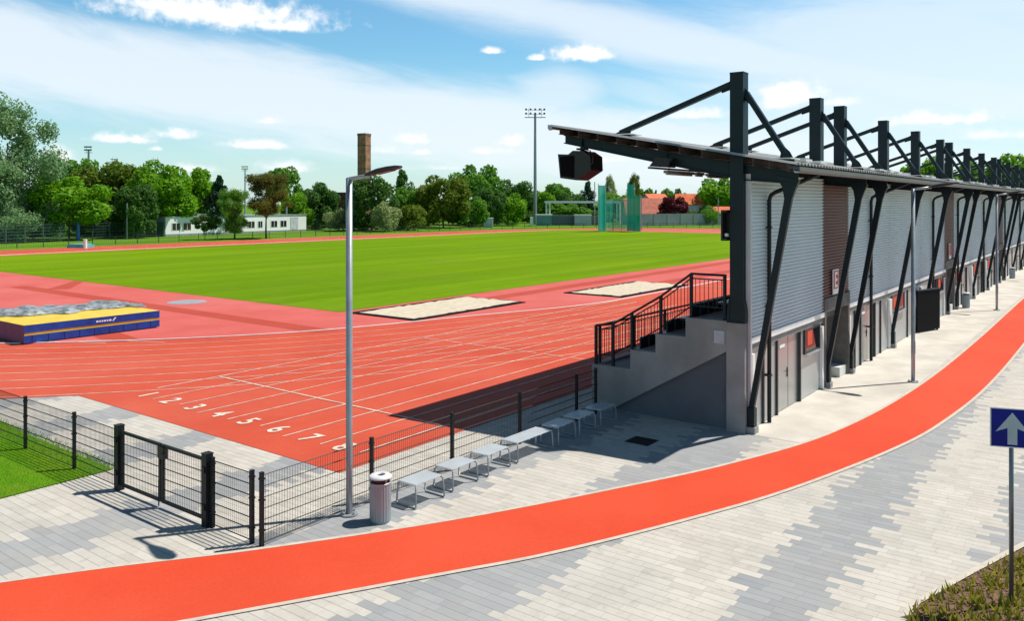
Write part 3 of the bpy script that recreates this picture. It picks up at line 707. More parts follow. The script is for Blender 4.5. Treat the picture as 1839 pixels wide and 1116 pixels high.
for loc, lab in (((50.0, 7.1, 0), 'distant litter bin against the stand wall just past the black cabinet'), ((71.6, 7.1, 0), 'farthest litter bin against the stand wall')):
    c = copy_tree(B0); c.location = loc; c['label'] = lab

# ------------------------------------------------------------------ benches
def bench(L=.72):
    t = thing('bench', 'x', 'bench', (0, 0, 0), 'row of benches along the mesh fence')
    m_ = MB(); w = .46; n = 11
    for i in range(n): y = -w / 2 + w * (i + .5) / n; m_.box(-L / 2, L / 2, y - .0155, y + .0155, .425, .437)
    for x in (-L / 2, -L / 6, L / 6, L / 2): m_.box(x - .014, x + .014, -w / 2, w / 2, .41, .4245)
    m_.build('seat', M('pale_grey_bench_metal', (.55, .58, .60), .4, .2, .06), t)
    for sx in (-1, 1):
        x = sx * (L / 2 - .02); l = MB()
        l.tube([(x, -.2, .41), (x + sx * .03, -.23, .38), (x + sx * .05, -.25, .03), (x + sx * .05, -.235, .018), (x + sx * .05, .235, .018), (x + sx * .05, .25, .03), (x + sx * .03, .23, .38), (x, .2, .41)], .016, 8)
        l.build('leg_frame', M('grey_bench_tube', (.30, .33, .35), .4, .3), t, True)
    return t
bl = ['nearest single grey bench beside the litter bin', 'second single grey bench from the litter bin', 'third single grey bench, just before the long one', 'long grey bench, longest of the row by the fence', 'single grey bench half in the stand shadow after the long bench', 'single grey bench in full shadow, second from the stand wall', 'shadowed single grey bench nearest the concrete stand wall']
b0 = bench(); bx = [11.37, 12.45, 13.56, 14.92, 16.2, 17.16, 18.19]
blong = bench(1.28)
for i, u in enumerate(bx):
    o = blong if i == 3 else (b0 if i == 0 else copy_tree(b0))
    o.location = (u, 10.78 + .02 * i + random.uniform(-.03, .03), .002); o.rotation_euler = (0, 0, random.uniform(-.03, .05)); o['label'] = bl[i]

# ------------------------------------------------------------------ mesh fences and gate
def mesh_panel(p, q, z0=.06, z1=1.17, sp=.055, rv=.0038, rh=.0055):
    p, q = Vector(p), Vector(q); d = q - p; L = d.length; d.normalize(); m_ = MB(); n = int(L / sp)
    def bar(a, b, r):
        m_.tube([a, b], r, 4)
    for i in range(n + 1):
        c = p + d * (L * i / n); bar((c.x, c.y, z0), (c.x, c.y, z1), rv)
    k = int(round((z1 - z0) / .2)); nr = Vector((-d.y, d.x, 0)) * .008
    for i in range(k + 1):
        z = z0 + (z1 - z0) * i / k
        for s_ in (-1, 1): a = p + nr * s_; b = q + nr * s_; bar((a.x, a.y, z), (b.x, b.y, z), rh)
    return m_
def fence(pts, label, name='mesh_fence', loc=None):
    t = thing(name, label, 'fence', (*pts[0], 0))
    for p in pts:
        m_ = MB(); m_.box(p[0] - .03, p[0] + .03, p[1] - .03, p[1] + .03, 0, 1.21); m_.box(p[0] - .033, p[0] + .033, p[1] - .033, p[1] + .033, 1.21, 1.225)
        for z in (.25, .75, 1.1): m_.box(p[0] - .04, p[0] + .04, p[1] - .04, p[1] + .04, z, z + .03)
        m_.build('post', fencem, t)
    for a, b in zip(pts[:-1], pts[1:]):
        d = Vector((b[0] - a[0], b[1] - a[1], 0)).normalized() * .02
        mesh_panel((a[0] + d.x, a[1] + d.y, 0), (b[0] - d.x, b[1] - d.y, 0)).build('mesh_panel', fencem, t)
    return t
fence([(8.27, 11.4), (10.75, 11.44), (13.05, 11.44), (15.45, 11.44), (17.95, 11.46), (18.9, 11.46)], 'anthracite wire mesh fence behind the row of benches')
fence([(8.24, 11.62), (8.24, 12.75)], 'short anthracite mesh fence panel between gate and corner post')
fence([(8.22, 15.98), (8.26, 17.85), (8.26, 20.2), (8.26, 22.6), (8.26, 25.0), (8.26, 27.4)], 'anthracite wire mesh fence running along the edge of the near lawn')
t = thing('double_gate', 'closed anthracite double gate with mesh leaves and thick square posts', 'gate', (8.22, 14.4, 0))
for v in (12.88, 15.9):
    m_ = MB(); m_.box(8.15, 8.29, v - .07, v + .07, 0, 1.27); m_.box(8.142, 8.298, v - .078, v + .078, 1.27, 1.285)
    for z in (.3, .95): m_.box(8.13, 8.15, v - .04, v + .04, z, z + .1)
    m_.build('gate_post', fencem, t)
for a, b in ((12.98, 14.33), (14.37, 15.8)):
    m_ = MB(); x = 8.22
    for q in ((a, a + .05, .1, 1.18), (b - .05, b, .1, 1.18), (a + .05, b - .05, .1, .15), (a + .05, b - .05, 1.13, 1.18)): m_.box(x - .025, x + .025, *q)
    lf = m_.build('gate_leaf', fencem, t)
    mesh_panel((x, a + .05, 0), (x, b - .05, 0), .15, 1.13).build('mesh', fencem, lf)
    if a < 13: MB().box(8.17, 8.27, 14.22, 14.42, .92, 1.14).tube([(8.15, 14.28, 1.03), (8.15, 14.18, 1.03), (8.18, 14.18, 1.03)], .012, 6).build('lock', black, lf)
m_ = MB(); m_.cyl(8.2, 14.42, .02, .5, .012, n=8); m_.build('drop_bolt', black, t)

# ------------------------------------------------------------------ landing mat
t = thing('landing_mat', 'thick blue and yellow high jump landing mat with blue sides', 'landing mat', (14.2, 35.2, 0))
BL = M('blue_vinyl', (.004, .05, .30), .45, 0, .2, 3); PUR = M('dark_violet_vinyl', (.05, .015, .09), .5, 0, .2, 3); YE = M('yellow_vinyl', (.72, .5, .03), .45, 0, .08, 2)
u0, u1, v0, v1 = 14.3, 20.0, 35.1, 39.4
m_ = MB(); m_.box(u0, u1, v0, v1, .06, .36); m_.build('lower_cushion', BL, t)
m_ = MB(); m_.box(u0 + .02, u1 - .02, v0 + .02, v1 - .02, .36, .47); m_.build('yellow_band', YE, t)
m_ = MB(); m_.box(u0, u1, v0, v1, .47, .775); m_.build('upper_cushion', BL, t)
n = 24; vs = []; m_ = MB()
for i in range(n + 1):
    for j in range(n + 1):
        e = min(i, n - i, j, n - j); vs.append((u0 + (u1 - u0) * i / n, v0 + (v1 - v0) * j / n, .78 + (.0 if e == 0 else .025 + .02 * math.sin(i * 1.3) * math.sin(j * .9))))
m_.add(vs, [(i * (n + 1) + j, (i + 1) * (n + 1) + j, (i + 1) * (n + 1) + j + 1, i * (n + 1) + j + 1) for i in range(n) for j in range(n)]); m_.build('top_cover', YE, t, True)
m_ = MB(); m_.box(u0 - .006, u0, v0, v1, .05, .77); m_.build('end_flap', PUR, t)
m_ = MB()
for x0, w in ((17.15, .1), (17.28, .07), (17.38, .07), (17.48, .1), (17.61, .06), (17.7, .1)): m_.box(x0, x0 + w, v0 - .006, v0, .57, .64)
m_.prism([(17.84, v0 - .006, .56), (17.9, v0 - .006, .56), (18.02, v0 - .006, .7), (17.94, v0 - .006, .7)], (0, .006, 0)); m_.build('maker_mark', white, t)
for i in range(9):
    m_ = MB(); x = u0 + .3 + i * .62; m_.box(x, x + .02, v0 - .008, v0, .08, .35); m_.build('strap', black, t)
m_ = MB(); m_.box(u0 + .1, u1 - .1, v0 + .1, v1 - .1, .012, .06); m_.build('pallet', M('pallet_wood', (.2, .14, .08), .8), t)
# crumpled tarpaulin lying on the mat
rng = np.random.default_rng(3); nx, ny = 90, 34; vs = []
ph = rng.uniform(0, 6.28, 12); fq = rng.uniform(1.5, 9, (12, 2))
for i in range(nx + 1):
    for j in range(ny + 1):
        x = i / nx; y = j / ny
        front = v0 + 2.4 + .3 * math.sin(x * 9 + 1) + .2 * math.sin(x * 23) + (.5 - 1.2 * x)
        u = u0 - .1 + (u1 - u0 + .25) * x; v = front + (v1 + .1 - front) * y
        z = sum(.035 * math.sin(fq[k][0] * 2.4 * x * 3 + fq[k][1] * y * 2 + ph[k]) for k in range(12))
        z = .85 + abs(z) * .6 + .12 * math.sin(min(1, y * 2.2) * 1.57) * (0.6 + .4 * math.sin(x * 5 + .4))
        if j == 0: z = .83
        vs.append((u, v, z))
m_ = MB(); m_.add(vs, [(i * (ny + 1) + j, (i + 1) * (ny + 1) + j, (i + 1) * (ny + 1) + j + 1, i * (ny + 1) + j + 1) for i in range(nx) for j in range(ny)])
tp = m_.build('tarpaulin', M('grey_tarpaulin', (.14, .17, .19), .5, 0, .35, 3.5, col2=(.36, .40, .42)), None, True)
tag(tp, 'crumpled grey tarpaulin heaped along the back of the blue and yellow mat', 'tarpaulin')

# ------------------------------------------------------------------ road sign
t = thing('road_sign', 'square blue sign with a white upward arrow on a grey pole in the planting bed', 'road sign', (13.4, 1.34, 0))
MB().cyl(13.4, 1.34, 0, 2.72, .03, n=12).build('pole', M('sign_pole', (.16, .17, .18), .4, .6), t, True)
fd = Vector((-.75, -.66, 0)).normalized()      # facing direction
fd = (Matrix.Rotation(R(14), 3, 'Z') @ Vector((-13.4, -1.34, 0)).normalized())
ru = Vector((fd.y, -fd.x, 0)) * -1
ctr = Vector((13.4, 1.34, 2.5)) + fd * .04
def plate(name, poly, off, mat, th=.004):
    m_ = MB(); m_.prism([ctr + fd * off + ru * a + Vector((0, 0, b)) for a, b in poly], fd * th); return m_.build(name, mat, t)
sq = lambda s_: [(-s_, -s_), (s_, -s_), (s_, s_), (-s_, s_)]
plate('plate', sq(.275), 0, galv, .008); plate('border', sq(.272), .008, white, .002); plate('blue_face', sq(.262), .0102, M('sign_blue', (.002, .008, .20), .5, spec=.2), .002)
plate('arrow', [(-.06, -.23), (.06, -.23), (.06, .0), (.21, -.06), (.0, .22), (-.21, -.06), (-.06, .0)], .0125, M('sign_white', (.36, .42, .46), .4), .002)
m_ = MB()
for z in (2.36, 2.64):
    m_.box(13.36, 13.44, 1.30, 1.38, z - .02, z + .02)
m_.build('clamp', galv, t)

# ------------------------------------------------------------------ far side: fence, buildings, masts
def far_fence(name, pts, h, label, mat, spacing=3.0, rails=3, wire=.5, pr=.03, rr_=.015):
    t = thing(name, label, 'fence', (*pts[0], 0)); L = [Vector((*p, 0)) for p in pts]
    posts = []; wires = MB()
    for a, b in zip(L[:-1], L[1:]):
        n = max(1, round((b - a).length / spacing))
        for i in range(n): posts.append(a + (b - a) * i / n)
        for k in range(rails):
            z = h * (.12 + .86 * k / max(1, rails - 1)); wires.beam(a + Vector((0, 0, z)), b + Vector((0, 0, z)), rr_ * 2, rr_ * 2)
        if wire:
            n = int((b - a).length / wire)
            for i in range(n):
                c = a + (b - a) * (i + .5) / n; wires.box(c.x - .008, c.x + .008, c.y - .008, c.y + .008, h * .1, h * .97)
    posts.append(L[-1]); wires.build('wire_mesh', mat, t)
    for p in posts[:100]: MB().box(p.x - pr, p.x + pr, p.y - pr, p.y + pr, 0, h).build('post', mat, t)
    return t
rf = 50.5; arcf = [(U2 + rf * math.cos(R(a)), VC + rf * math.sin(R(a))) for a in range(90, -61, -10)]
far_fence('track_fence', [(4, 111.05), (60, 111.05)] + arcf, 1.15, 'low dark fence following the outer edge of the far red track', M('dark_green_fence', (.02, .035, .03), .5), 3.2, 3, .28, .035)
far_fence('boundary_fence', [(106, 137), (150, 141), (200, 150), (235, 158)], 2.3, 'tall pale mesh fence in front of the trees to the right of the white building', M('pale_fence_metal', (.32, .37, .36), .5), 3.0, 5, .3, .07, .03)
far_fence('court_fence', [(20, 116), (45, 122), (62, 128), (73.5, 130)], 2.6, 'tall dark green mesh court fence left of the white building', M('court_fence_green', (.06, .10, .095), .5), 3.0, 6, .25, .05, .025)
DIRB = (at(550, 165) - at(297, 138)); 
# white single-storey building
t = thing('clubhouse', 'long white single storey building with flat grey roof beyond the far track', 'building', (75.3, 130.3, 0))
A_ = Vector((75.3, 130.3, 0)); B_ = Vector((107.6, 133.6, 0)); dx = (B_ - A_).normalized(); dn = Vector((-dx.y, dx.x, 0)); LB = (B_ - A_).length
def bq(mb, a, b, d0, d1, z0, z1): 
    p = A_ + dx * a + dn * d0; mb.prism([p + Vector((0, 0, z0)), A_ + dx * b + dn * d0 + Vector((0, 0, z0)), A_ + dx * b + dn * d1 + Vector((0, 0, z0)), A_ + dx * a + dn * d1 + Vector((0, 0, z0))], (0, 0, z1 - z0)); return mb
bq(MB(), 0, LB, 0, 9, 0, 3.25).build('wall', M('white_render_wall', (.82, .82, .81), .7, 0, .04, .3), t)
bq(MB(), -.3, LB + .3, -.12, 9.3, 3.26, 3.4).build('roof', M('grey_roof_edge', (.25, .29, .29), .6, 0, .15), t)
bq(MB(), -.0, LB, -.03, 0, 0, .35).build('plinth', M('grey_plinth', (.3, .3, .3), .8), t)
for a, w in ((1.3, 1.5), (3.5, 1.5), (7.2, 1.5), (9.2, 1.2), (17.6, 1.5), (20.0, 1.0), (23.2, 1.5), (25.6, 1.5)):
    wn = bq(MB(), a, a + w, -.05, -.01, 1.05, 2.25).build('window', WIN, t)
    m_ = MB(); bq(m_, a + w * .47, a + w * .53, -.07, -.051, 1.05, 2.25); bq(m_, a, a + w, -.07, -.051, 2.2, 2.26); bq(m_, a - .06, a, -.07, -.02, 1, 2.3); bq(m_, a + w, a + w + .06, -.07, -.02, 1, 2.3); m_.build('frame', white, wn)
bq(MB(), 28.2, 30.2, -.06, -.01, .4, 2.9).build('panel', M('pale_panel', (.5, .53, .56), .6), t)
m_ = MB(); p = A_ + dx * 30 + dn * 3; m_.cyl(p.x, p.y, 3.4, 5.4, .16, n=10); m_.build('flue', galv, t)
m_ = MB(); p = A_ + dx * 10.5 + dn * 2; m_.box(p.x - 3, p.x + 2.5, p.y - 1, p.y + 2, 3.4, 3.75); m_.build('roof_box', galv, t)
# brick chimney
BRK = M('old_brick', (.30, .165, .09), .9, 0, .35, .8, detail=8)
cp = at(654, 172)
t = thing('chimney', 'tall octagonal brown brick chimney rising behind the trees', 'chimney', cp)
ztop = zat(240, 172)
def csq(h, ch=.12):
    o = []; ea = (RGT * .45 + FWD * .89).normalized(); n1_ = (RGT * -.45 - FWD * .89).normalized(); n2_ = (RGT * .89 - FWD * .45).normalized()
    for sa, sb in ((1, 1), (-1, 1), (-1, -1), (1, -1)):
        for ca, cb in (((1 - ch, 1), (1, 1 - ch)) if sa * sb < 0 else ((1, 1 - ch), (1 - ch, 1))): o.append(cp + n1_ * sa * ca * h + n2_ * sb * cb * h)
    return o
def cshaft(z0, z1, h): return MB().prism([p + Vector((0, 0, z0)) for p in csq(h)], (0, 0, z1 - z0))
cshaft(0, ztop - .45, 1.04).build('shaft', BRK, t); cshaft(ztop - .45, ztop, 1.1).build('cap', M('cap_brick', (.2, .12, .075), .9, 0, .2), t)
for z in (ztop - 2.6, ztop - 7.5, 6.0): cshaft(z, z + .16, 1.065).build('iron_band', M('rust_band', (.13, .08, .05), .7), t)
# brick building beside chimney
def house(name, px, depth, w, dep, zeave, zridge, roofc, wallc, label, yaw=0.0, wins=2, cat='house', gable=False):
    c = at(px, depth); t = thing(name, label, cat, c)
    ang = R(-52.94 + yaw); ex = Vector((math.cos(ang), math.sin(ang), 0)); ey = Vector((-ex.y, ex.x, 0))
    if gable: ex, ey = ey, -ex
    q = lambda a, b, z: c + ex * a + ey * b + Vector((0, 0, z))
    MB().prism([q(-w / 2, 0, 0), q(w / 2, 0, 0), q(w / 2, dep, 0), q(-w / 2, dep, 0)], (0, 0, zeave)).build('wall', wallc, t)
    m_ = MB()
    if zridge > zeave + .3:
        for s_ in (-1, 1): m_.prism([q(s_ * (w / 2 - .05), 0, zeave + .002), q(s_ * (w / 2 - .05), dep, zeave + .002), q(s_ * (w / 2 - .05), dep / 2, zridge - .05)], ex * -.1 * s_)
        m_.build('gable', wallc, t); m_ = MB()
        for b0, b1 in ((-.5, dep / 2), (dep + .5, dep / 2)):
            zl = zeave - (zridge - zeave) * .5 / (dep / 2)
            a, b, c_, d = q(-w / 2 - .4, b0, zl), q(w / 2 + .4, b0, zl), q(w / 2 + .4, b1, zridge), q(-w / 2 - .4, b1, zridge)
            m_.prism([a, b, c_, d], (0, 0, .15))
    else: m_.prism([q(-w / 2 - .2, -.2, zeave + .002), q(w / 2 + .2, -.2, zeave + .002), q(w / 2 + .2, dep + .2, zeave + .002), q(-w / 2 - .2, dep + .2, zeave + .002)], (0, 0, zridge - zeave))
    m_.build('roof', roofc, t)
    for i in range(wins):
        a = -w / 2 + w * (i + .7) / (wins + .4)
        MB().prism([q(a - .5, -.04, zeave * .4), q(a + .5, -.04, zeave * .4), q(a + .5, -.04, zeave * .8), q(a - .5, -.04, zeave * .8)], ey * .036).build('window', WIN, t)
    return t
TILE = M('orange_roof_tile', (.62, .13, .04), .8, 0, .2, 1.0); TILE2 = M('faded_red_roof_tile', (.5, .14, .09), .8, 0, .2, 1.0)
house('brick_building', 612, 185, 9, 8, 7.8, 8.1, M('dark_flat_roof', (.05, .04, .04), .8), M('dark_red_brick', (.17, .055, .04), .9, 0, .25, 1), 'dark red brick building with flat roof behind the nearest lamp pole', cat='building')
house('house', 1163, 218, 11, 7, 2.9, zat(357, 221), TILE2, M('cream_wall', (.6, .55, .48), .8), 'low house with a broad faded red roof just right of the green cage', 4)
house('house', 1192, 243, 8, 7, 5.4, zat(349, 246), TILE, M('grey_wall', (.42, .45, .48), .8), 'grey gabled house with an orange roof behind the dark red tree', 38)
house('house', 1246, 240, 9.5, 7, 5.5, zat(349, 243), TILE, M('blue_white_wall', (.5, .55, .6), .8), 'pale blue walled house with bright orange tiled roof right of the dark red tree', -6)
house('house', 1306, 214, 7, 5, 2.9, 4.6, TILE, M('cream_wall', (.6, .55, .48), .8), 'low orange roof showing just left of the first mast', 5, 1)
# boundary wall
a, b = at(1150, 203), at(1420, 222); t = thing('concrete_wall', 'long plain grey concrete boundary wall in front of the orange roofed houses', 'wall', a)
d = (b - a).normalized(); nn = Vector((-d.y, d.x, 0)); L = (b - a).length
for i in range(int(L / 4)):
    p = a + d * i * 4; MB().prism([p, p + d * 3.9, p + d * 3.9 + nn * .15, p + nn * .15], (0, 0, 3.0)).build('wall_panel', M('grey_wall_panel', (.30, .30, .32), .85, 0, .12, .5), t)
    MB().prism([p + d * 3.9 - nn * .05, p + d * 4.0 - nn * .05, p + d * 4.0 + nn * .2, p + d * 3.9 + nn * .2], (0, 0, 3.05)).build('wall_post', concrete, t)
# sheds and containers
def shed(name, px0, px1, depth, h, wallc, roofc, label, cat='shed', rh=.25, over=.1):
    p0, p1 = at(px0, depth), at(px1, depth); d = (p1 - p0).normalized(); nn = Vector((-d.y, d.x, 0)); t = thing(name, label, cat, p0)
    MB().prism([p0, p1, p1 + nn * 2.6, p0 + nn * 2.6], (0, 0, h)).build('wall', wallc, t)
    z = Vector((0, 0, h + .002)); MB().prism([p0 - d * over - nn * over + z, p1 + d * over - nn * over + z, p1 + d * over + nn * 2.7 + z, p0 - d * over + nn * 2.7 + z], (0, 0, rh)).build('roof', roofc, t)
    m_ = MB(); w = (p1 - p0).length
    for i in range(max(2, int(w / .5))):
        q_ = p0 + d * (.1 + i * .5) - nn * .03
        m_.prism([q_, q_ + d * .12, q_ + d * .12 + nn * .028, q_ + nn * .028], (0, 0, h - .05))
    m_.build('wall_rib', wallc, t); return t
WR = M('white_roof', (.7, .7, .68), .6)
shed('shed', 964, 990, 206, 2.5, M('teal_sheet', (.10, .25, .27), .5), WR, 'teal metal shed with white roof at the foot of the floodlight mast', rh=.35, over=.3)
shed('container', 991, 1031, 209, 2.4, M('slate_sheet', (.10, .12, .14), .5), M('slate_roof', (.12, .13, .15), .6), 'dark slate container between the teal shed and the pale container', 'container', .1)
shed('container', 1032, 1062, 207, 2.45, M('pale_blue_sheet', (.38, .42, .48), .5), WR, 'pale blue grey container with a white roof left of the green cage', 'container', .3)
shed('container', 1063, 1078, 209, 2.3, M('brown_grey_sheet', (.14, .12, .12), .5), M('slate_roof', (.12, .13, .15), .6), 'narrow brown grey container beside the green cage', 'container', .1)
shed('kiosk', 868, 885, 190, 2.1, M('pale_grey_sheet', (.45, .50, .52), .5), WR, 'small pale grey hut standing by the far fence left of the floodlight mast', 'hut', .12)
shed('kiosk', 952, 957, 200, 2.1, white, WR, 'tiny white booth at the foot of the floodlight mast', 'hut', .1, .02)
shed('screen_hut', 262, 294, 138, 2.4, M('green_mesh_sheet', (.05, .09, .09), .6), M('slate_roof', (.12, .13, .15), .6), 'dark green hut against the left end of the white building', 'hut', .1)
# white steel portal
t = thing('steel_portal', 'wide white steel portal frame rising behind the sheds', 'portal frame', at(981, 216)); dpt = 216
pz = zat(363, dpt); m_ = MB(); m_.beam(at(978, dpt, pz), at(1114, dpt, pz), .5, .6); m_.build('crossbeam', white, t)
for px in (981, 987, 1108, 1113): MB().beam(at(px, dpt), at(px, dpt, pz - .31), .28, .28).build('leg', white, t)
# throwing cage
NET = bpy.data.materials.new('green_safety_net'); NET.use_nodes = True
q = NG(NET.node_tree); bb = NET.node_tree.nodes['Principled BSDF']; bb.inputs['Base Color'].default_value = (.01, .42, .33, 1); bb.inputs['Roughness'].default_value = .8
NET2 = NET.copy(); NET2.name = 'thin_green_net'
for mm, al in ((NET, .94), (NET2, .5)): mm.node_tree.nodes['Principled BSDF'].inputs['Alpha'].default_value = al
t = thing('throwing_cage', 'tall turquoise green net throwing cage on the far side of the field', 'throwing cage', at(1112, 163))
PTS = [(1074.5, 161), (1088, 164), (1101, 168), (1116, 168), (1127, 164), (1139, 161.5), (1150, 160)]
ZT = [(333, NET), (359, NET2), (359, NET2), (359, NET2), (331, NET), (352, NET)]
for i, (zy, mt) in enumerate(ZT):
    (xa, da), (xb, db) = PTS[i], PTS[i + 1]; a, b = at(xa, da, .1), at(xb, db, .1); z = zat(zy, 162)
    n = 14; vs = []; d = (b - a); nn = Vector((-d.y, d.x, 0)).normalized()
    for k in range(n + 1):
        for j in range(2): 
            w = .12 * math.sin(k * 1.9 + i); pt = a + d * k / n + nn * w; vs.append((pt.x, pt.y, .1 if j == 0 else z))
    MB().add(vs, [(2 * k, 2 * k + 2, 2 * k + 3, 2 * k + 1) for k in range(n)]).build('net', mt, t)
for i, (x, dd) in enumerate(PTS):
    z = max(zat(ZT[max(0, i - 1)][0], 162), zat(ZT[min(5, i)][0], 162)) + .3; p = at(x, dd); MB().cyl(p.x, p.y, 0, z, .07, n=8).build('post', galv, t)
m_ = MB()
for i in (1, 2, 3): m_.beam(at(*PTS[i], zat(359, 162)), at(*PTS[i + 1], zat(359, 162)), .08, .08)
m_.build('top_rail', galv, t)
# floodlight masts
def mast(px, depth, ytop, label, w=3.6, rows=2, r=.35, ybase=None):
    p = at(px, depth); z = zat(ytop, depth); t = thing('floodlight_mast', label, 'floodlight mast', p, 'floodlight masts')
    MB().tube([(p.x, p.y, 0), (p.x, p.y, z - 1.5)], r, 12, r * .6).build('pole', galv_pole, t)
    e = RGT; m_ = MB(); pc = Vector((p.x, p.y, 0))
    m_.beam(pc - e * w / 2 + Vector((0, 0, z - 2.5)), pc + e * w / 2 + Vector((0, 0, z - 2.5)), .9, .14)
    for k in range(rows): m_.beam(pc - e * w / 2.3 + Vector((0, 0, z - 1.6 + k * 1.1)), pc + e * w / 2.3 + Vector((0, 0, z - 1.6 + k * 1.1)), .1, .1)
    for s_ in (-.3, .3): m_.beam(pc + e * s_ * w + Vector((0, 0, z - 2.5)), pc + e * s_ * w + Vector((0, 0, z)), .08, .08)
    m_.build('platform', galv_pole, t)
    for k in range(rows):
        for i in range(5):
            c = pc + e * (w * (i - 2) / 4.6) + Vector((0, 0, z - 1.55 + k * 1.1)) - FWD * .3
            MB().prism([c - e * .25 + Vector((0, 0, .28)), c + e * .25 + Vector((0, 0, .28)), c + e * .25 - Vector((0, 0, .2)), c - e * .25 - Vector((0, 0, .2))], -FWD * .35).build('lamp_head', M('lamp_head_grey', (.10, .11, .12), .4), t)
    return t
mast(961, 219, 194, 'tall grey floodlight mast with two rows of lamps, largest in the photo', 5.6, 2, .5)
mast(159, 300, 262, 'distant floodlight mast with a drum shaped head above the left trees', 2.6, 2, .55)
mast(206, 420, 281, 'distant small floodlight mast just left of the green treetops crest', 3.6, 1, .3)
mast(279, 420, 282, 'distant small floodlight mast just right of the treetops crest', 3.6, 1, .3)
mast(440, 420, 298, 'distant grey floodlight mast beside the brownish tree', 3.2, 2, .45)
for x, d, y, lab in ((228, 129, 365, 'thin grey pole standing in front of the dark trees left of the white building'), (1290, 195, 355, 'thin pale pole before the concrete wall left of the first mast'), (1068, 200, 327, 'thin pole rising left of the green cage'), (1152, 172, 352, 'pale post beside the right edge of the green cage')):
    p = at(x, d); tag(MB().cyl(p.x, p.y, 0, zat(y, d), .11, n=8).build('pole', galv_pole), lab, 'pole')
p = at(140, 124); tag(MB().cyl(p.x, p.y, 0, zat(397, 124), .28, n=10).build('blue_post', M('blue_post_paint', (.03, .16, .45), .5)), 'thick blue post at the far side of the track by the left trees', 'post')
p = at(153, 102); tag(MB().cyl(p.x, p.y, 0, 1.15, .22, n=10).build('white_post', white), 'short white post on the far side of the track near the blue post', 'post')
p = at(120, 103); o = MB(); o.prism([p, p + RGT * 2.2, p + RGT * 2.2 + FWD * 2.5, p + FWD * 2.5], (0, 0, .35)); o.prism([p + RGT * .2 + Vector((0, 0, .351)), p + RGT * 2 + Vector((0, 0, .351)), p + RGT * 2 + FWD * 2.2 + Vector((0, 0, .351)), p + RGT * .2 + FWD * 2.2 + Vector((0, 0, .351))], (0, 0, .12))
tag(o.build('gym_mat', M('turquoise_mat', (.08, .42, .45), .6)), 'low turquoise mat lying beside the far track at the left', 'mat')

# ------------------------------------------------------------------ trees
BARK = M('tree_bark', (.09, .07, .055), .9, 0, .3, 3)
def crown_mesh(kind, seed):
    rng = np.random.default_rng(seed); V = []; 
    lobes = []
    if kind == 'round':
        lobes.append((0, 0, .5, .36))
        for i in range(26):
            th = rng.uniform(0, 6.28); zz = rng.uniform(.12, .93); rr = .44 * math.sqrt(max(0.03, 1 - ((zz - .47) / .55) ** 2)) * rng.uniform(.7, 1.05)
            lobes.append((rr * math.cos(th), rr * math.sin(th), zz, rng.uniform(.09, .19)))
        nper, ls = 300, .036
    elif kind == 'airy':
        for i in range(46):
            th = rng.uniform(0, 6.28); zz = rng.uniform(.05, .96); rr = .46 * math.sqrt(max(.03, 1 - ((zz - .42) / .6) ** 2)) * rng.uniform(.15, 1.02)
            lobes.append((rr * math.cos(th), rr * math.sin(th), zz, rng.uniform(.07, .15)))
        nper, ls = 900, .0145
    elif kind == 'spruce':
        for i in range(60):
            zz = (i / 60) ** .9; rr = .46 * (1 - zz) * rng.uniform(.35, 1) ; th = rng.uniform(0, 6.28)
            lobes.append((rr * math.cos(th), rr * math.sin(th), .03 + zz * .94, .03 + .1 * (1 - zz)))
        nper, ls = 110, .03
    elif kind == 'poplar':
        for i in range(34):
            zz = i / 33; rr = .30 * math.sin(math.pi * (zz * .86 + .1)) * rng.uniform(.2, 1); th = rng.uniform(0, 6.28)
            lobes.append((rr * math.cos(th), rr * math.sin(th), .04 + zz * .93, .07 + .1 * (1 - zz)))
        nper, ls = 170, .028
    else:
        for i in range(20):
            th = rng.uniform(0, 6.28); rr = .42 * math.sqrt(rng.random()); zz = rng.uniform(.15, .85) * (1 - .5 * rr)
            lobes.append((rr * math.cos(th), rr * math.sin(th), zz, rng.uniform(.12, .24)))
        nper, ls = 200, .04
    P_ = []; D = []
    for x, y, z, r in lobes:
        n = int(nper * (r / .14) ** 1.3) if kind in ('round', 'airy') else nper
        d = rng.normal(size=(n, 3)); d /= np.linalg.norm(d, axis=1)[:, None]
        rad_ = r * rng.uniform(.35 if kind == 'airy' else .7, 1.12, n)[:, None]
        P_.append(np.array([x, y, z]) + d * rad_); D.append(d)
    P_ = np.concatenate(P_); D = np.concatenate(D); n = len(P_)
    keep = P_[:, 2] > .0; P_ = P_[keep]; D = D[keep]; n = len(P_)
    nrm = D * .7 + rng.normal(size=(n, 3)) * .55; nrm /= np.linalg.norm(nrm, axis=1)[:, None]
    a = np.cross(nrm, rng.normal(size=(n, 3))); a /= np.linalg.norm(a, axis=1)[:, None]; b = np.cross(nrm, a)
    s1 = (ls * rng.uniform(.5, 1.25, n))[:, None]; s2 = s1 * rng.uniform(.5, .9, n)[:, None]
    q4 = np.stack([P_ - a * s1, P_ - b * s2 * .8, P_ + a * s1, P_ + b * s2 * .8], 1).reshape(-1, 3)
    me = bpy.data.meshes.new('crown'); me.from_pydata(q4.tolist(), [], np.arange(4 * n).reshape(-1, 4).tolist()); me.materials.append(None)
    return me
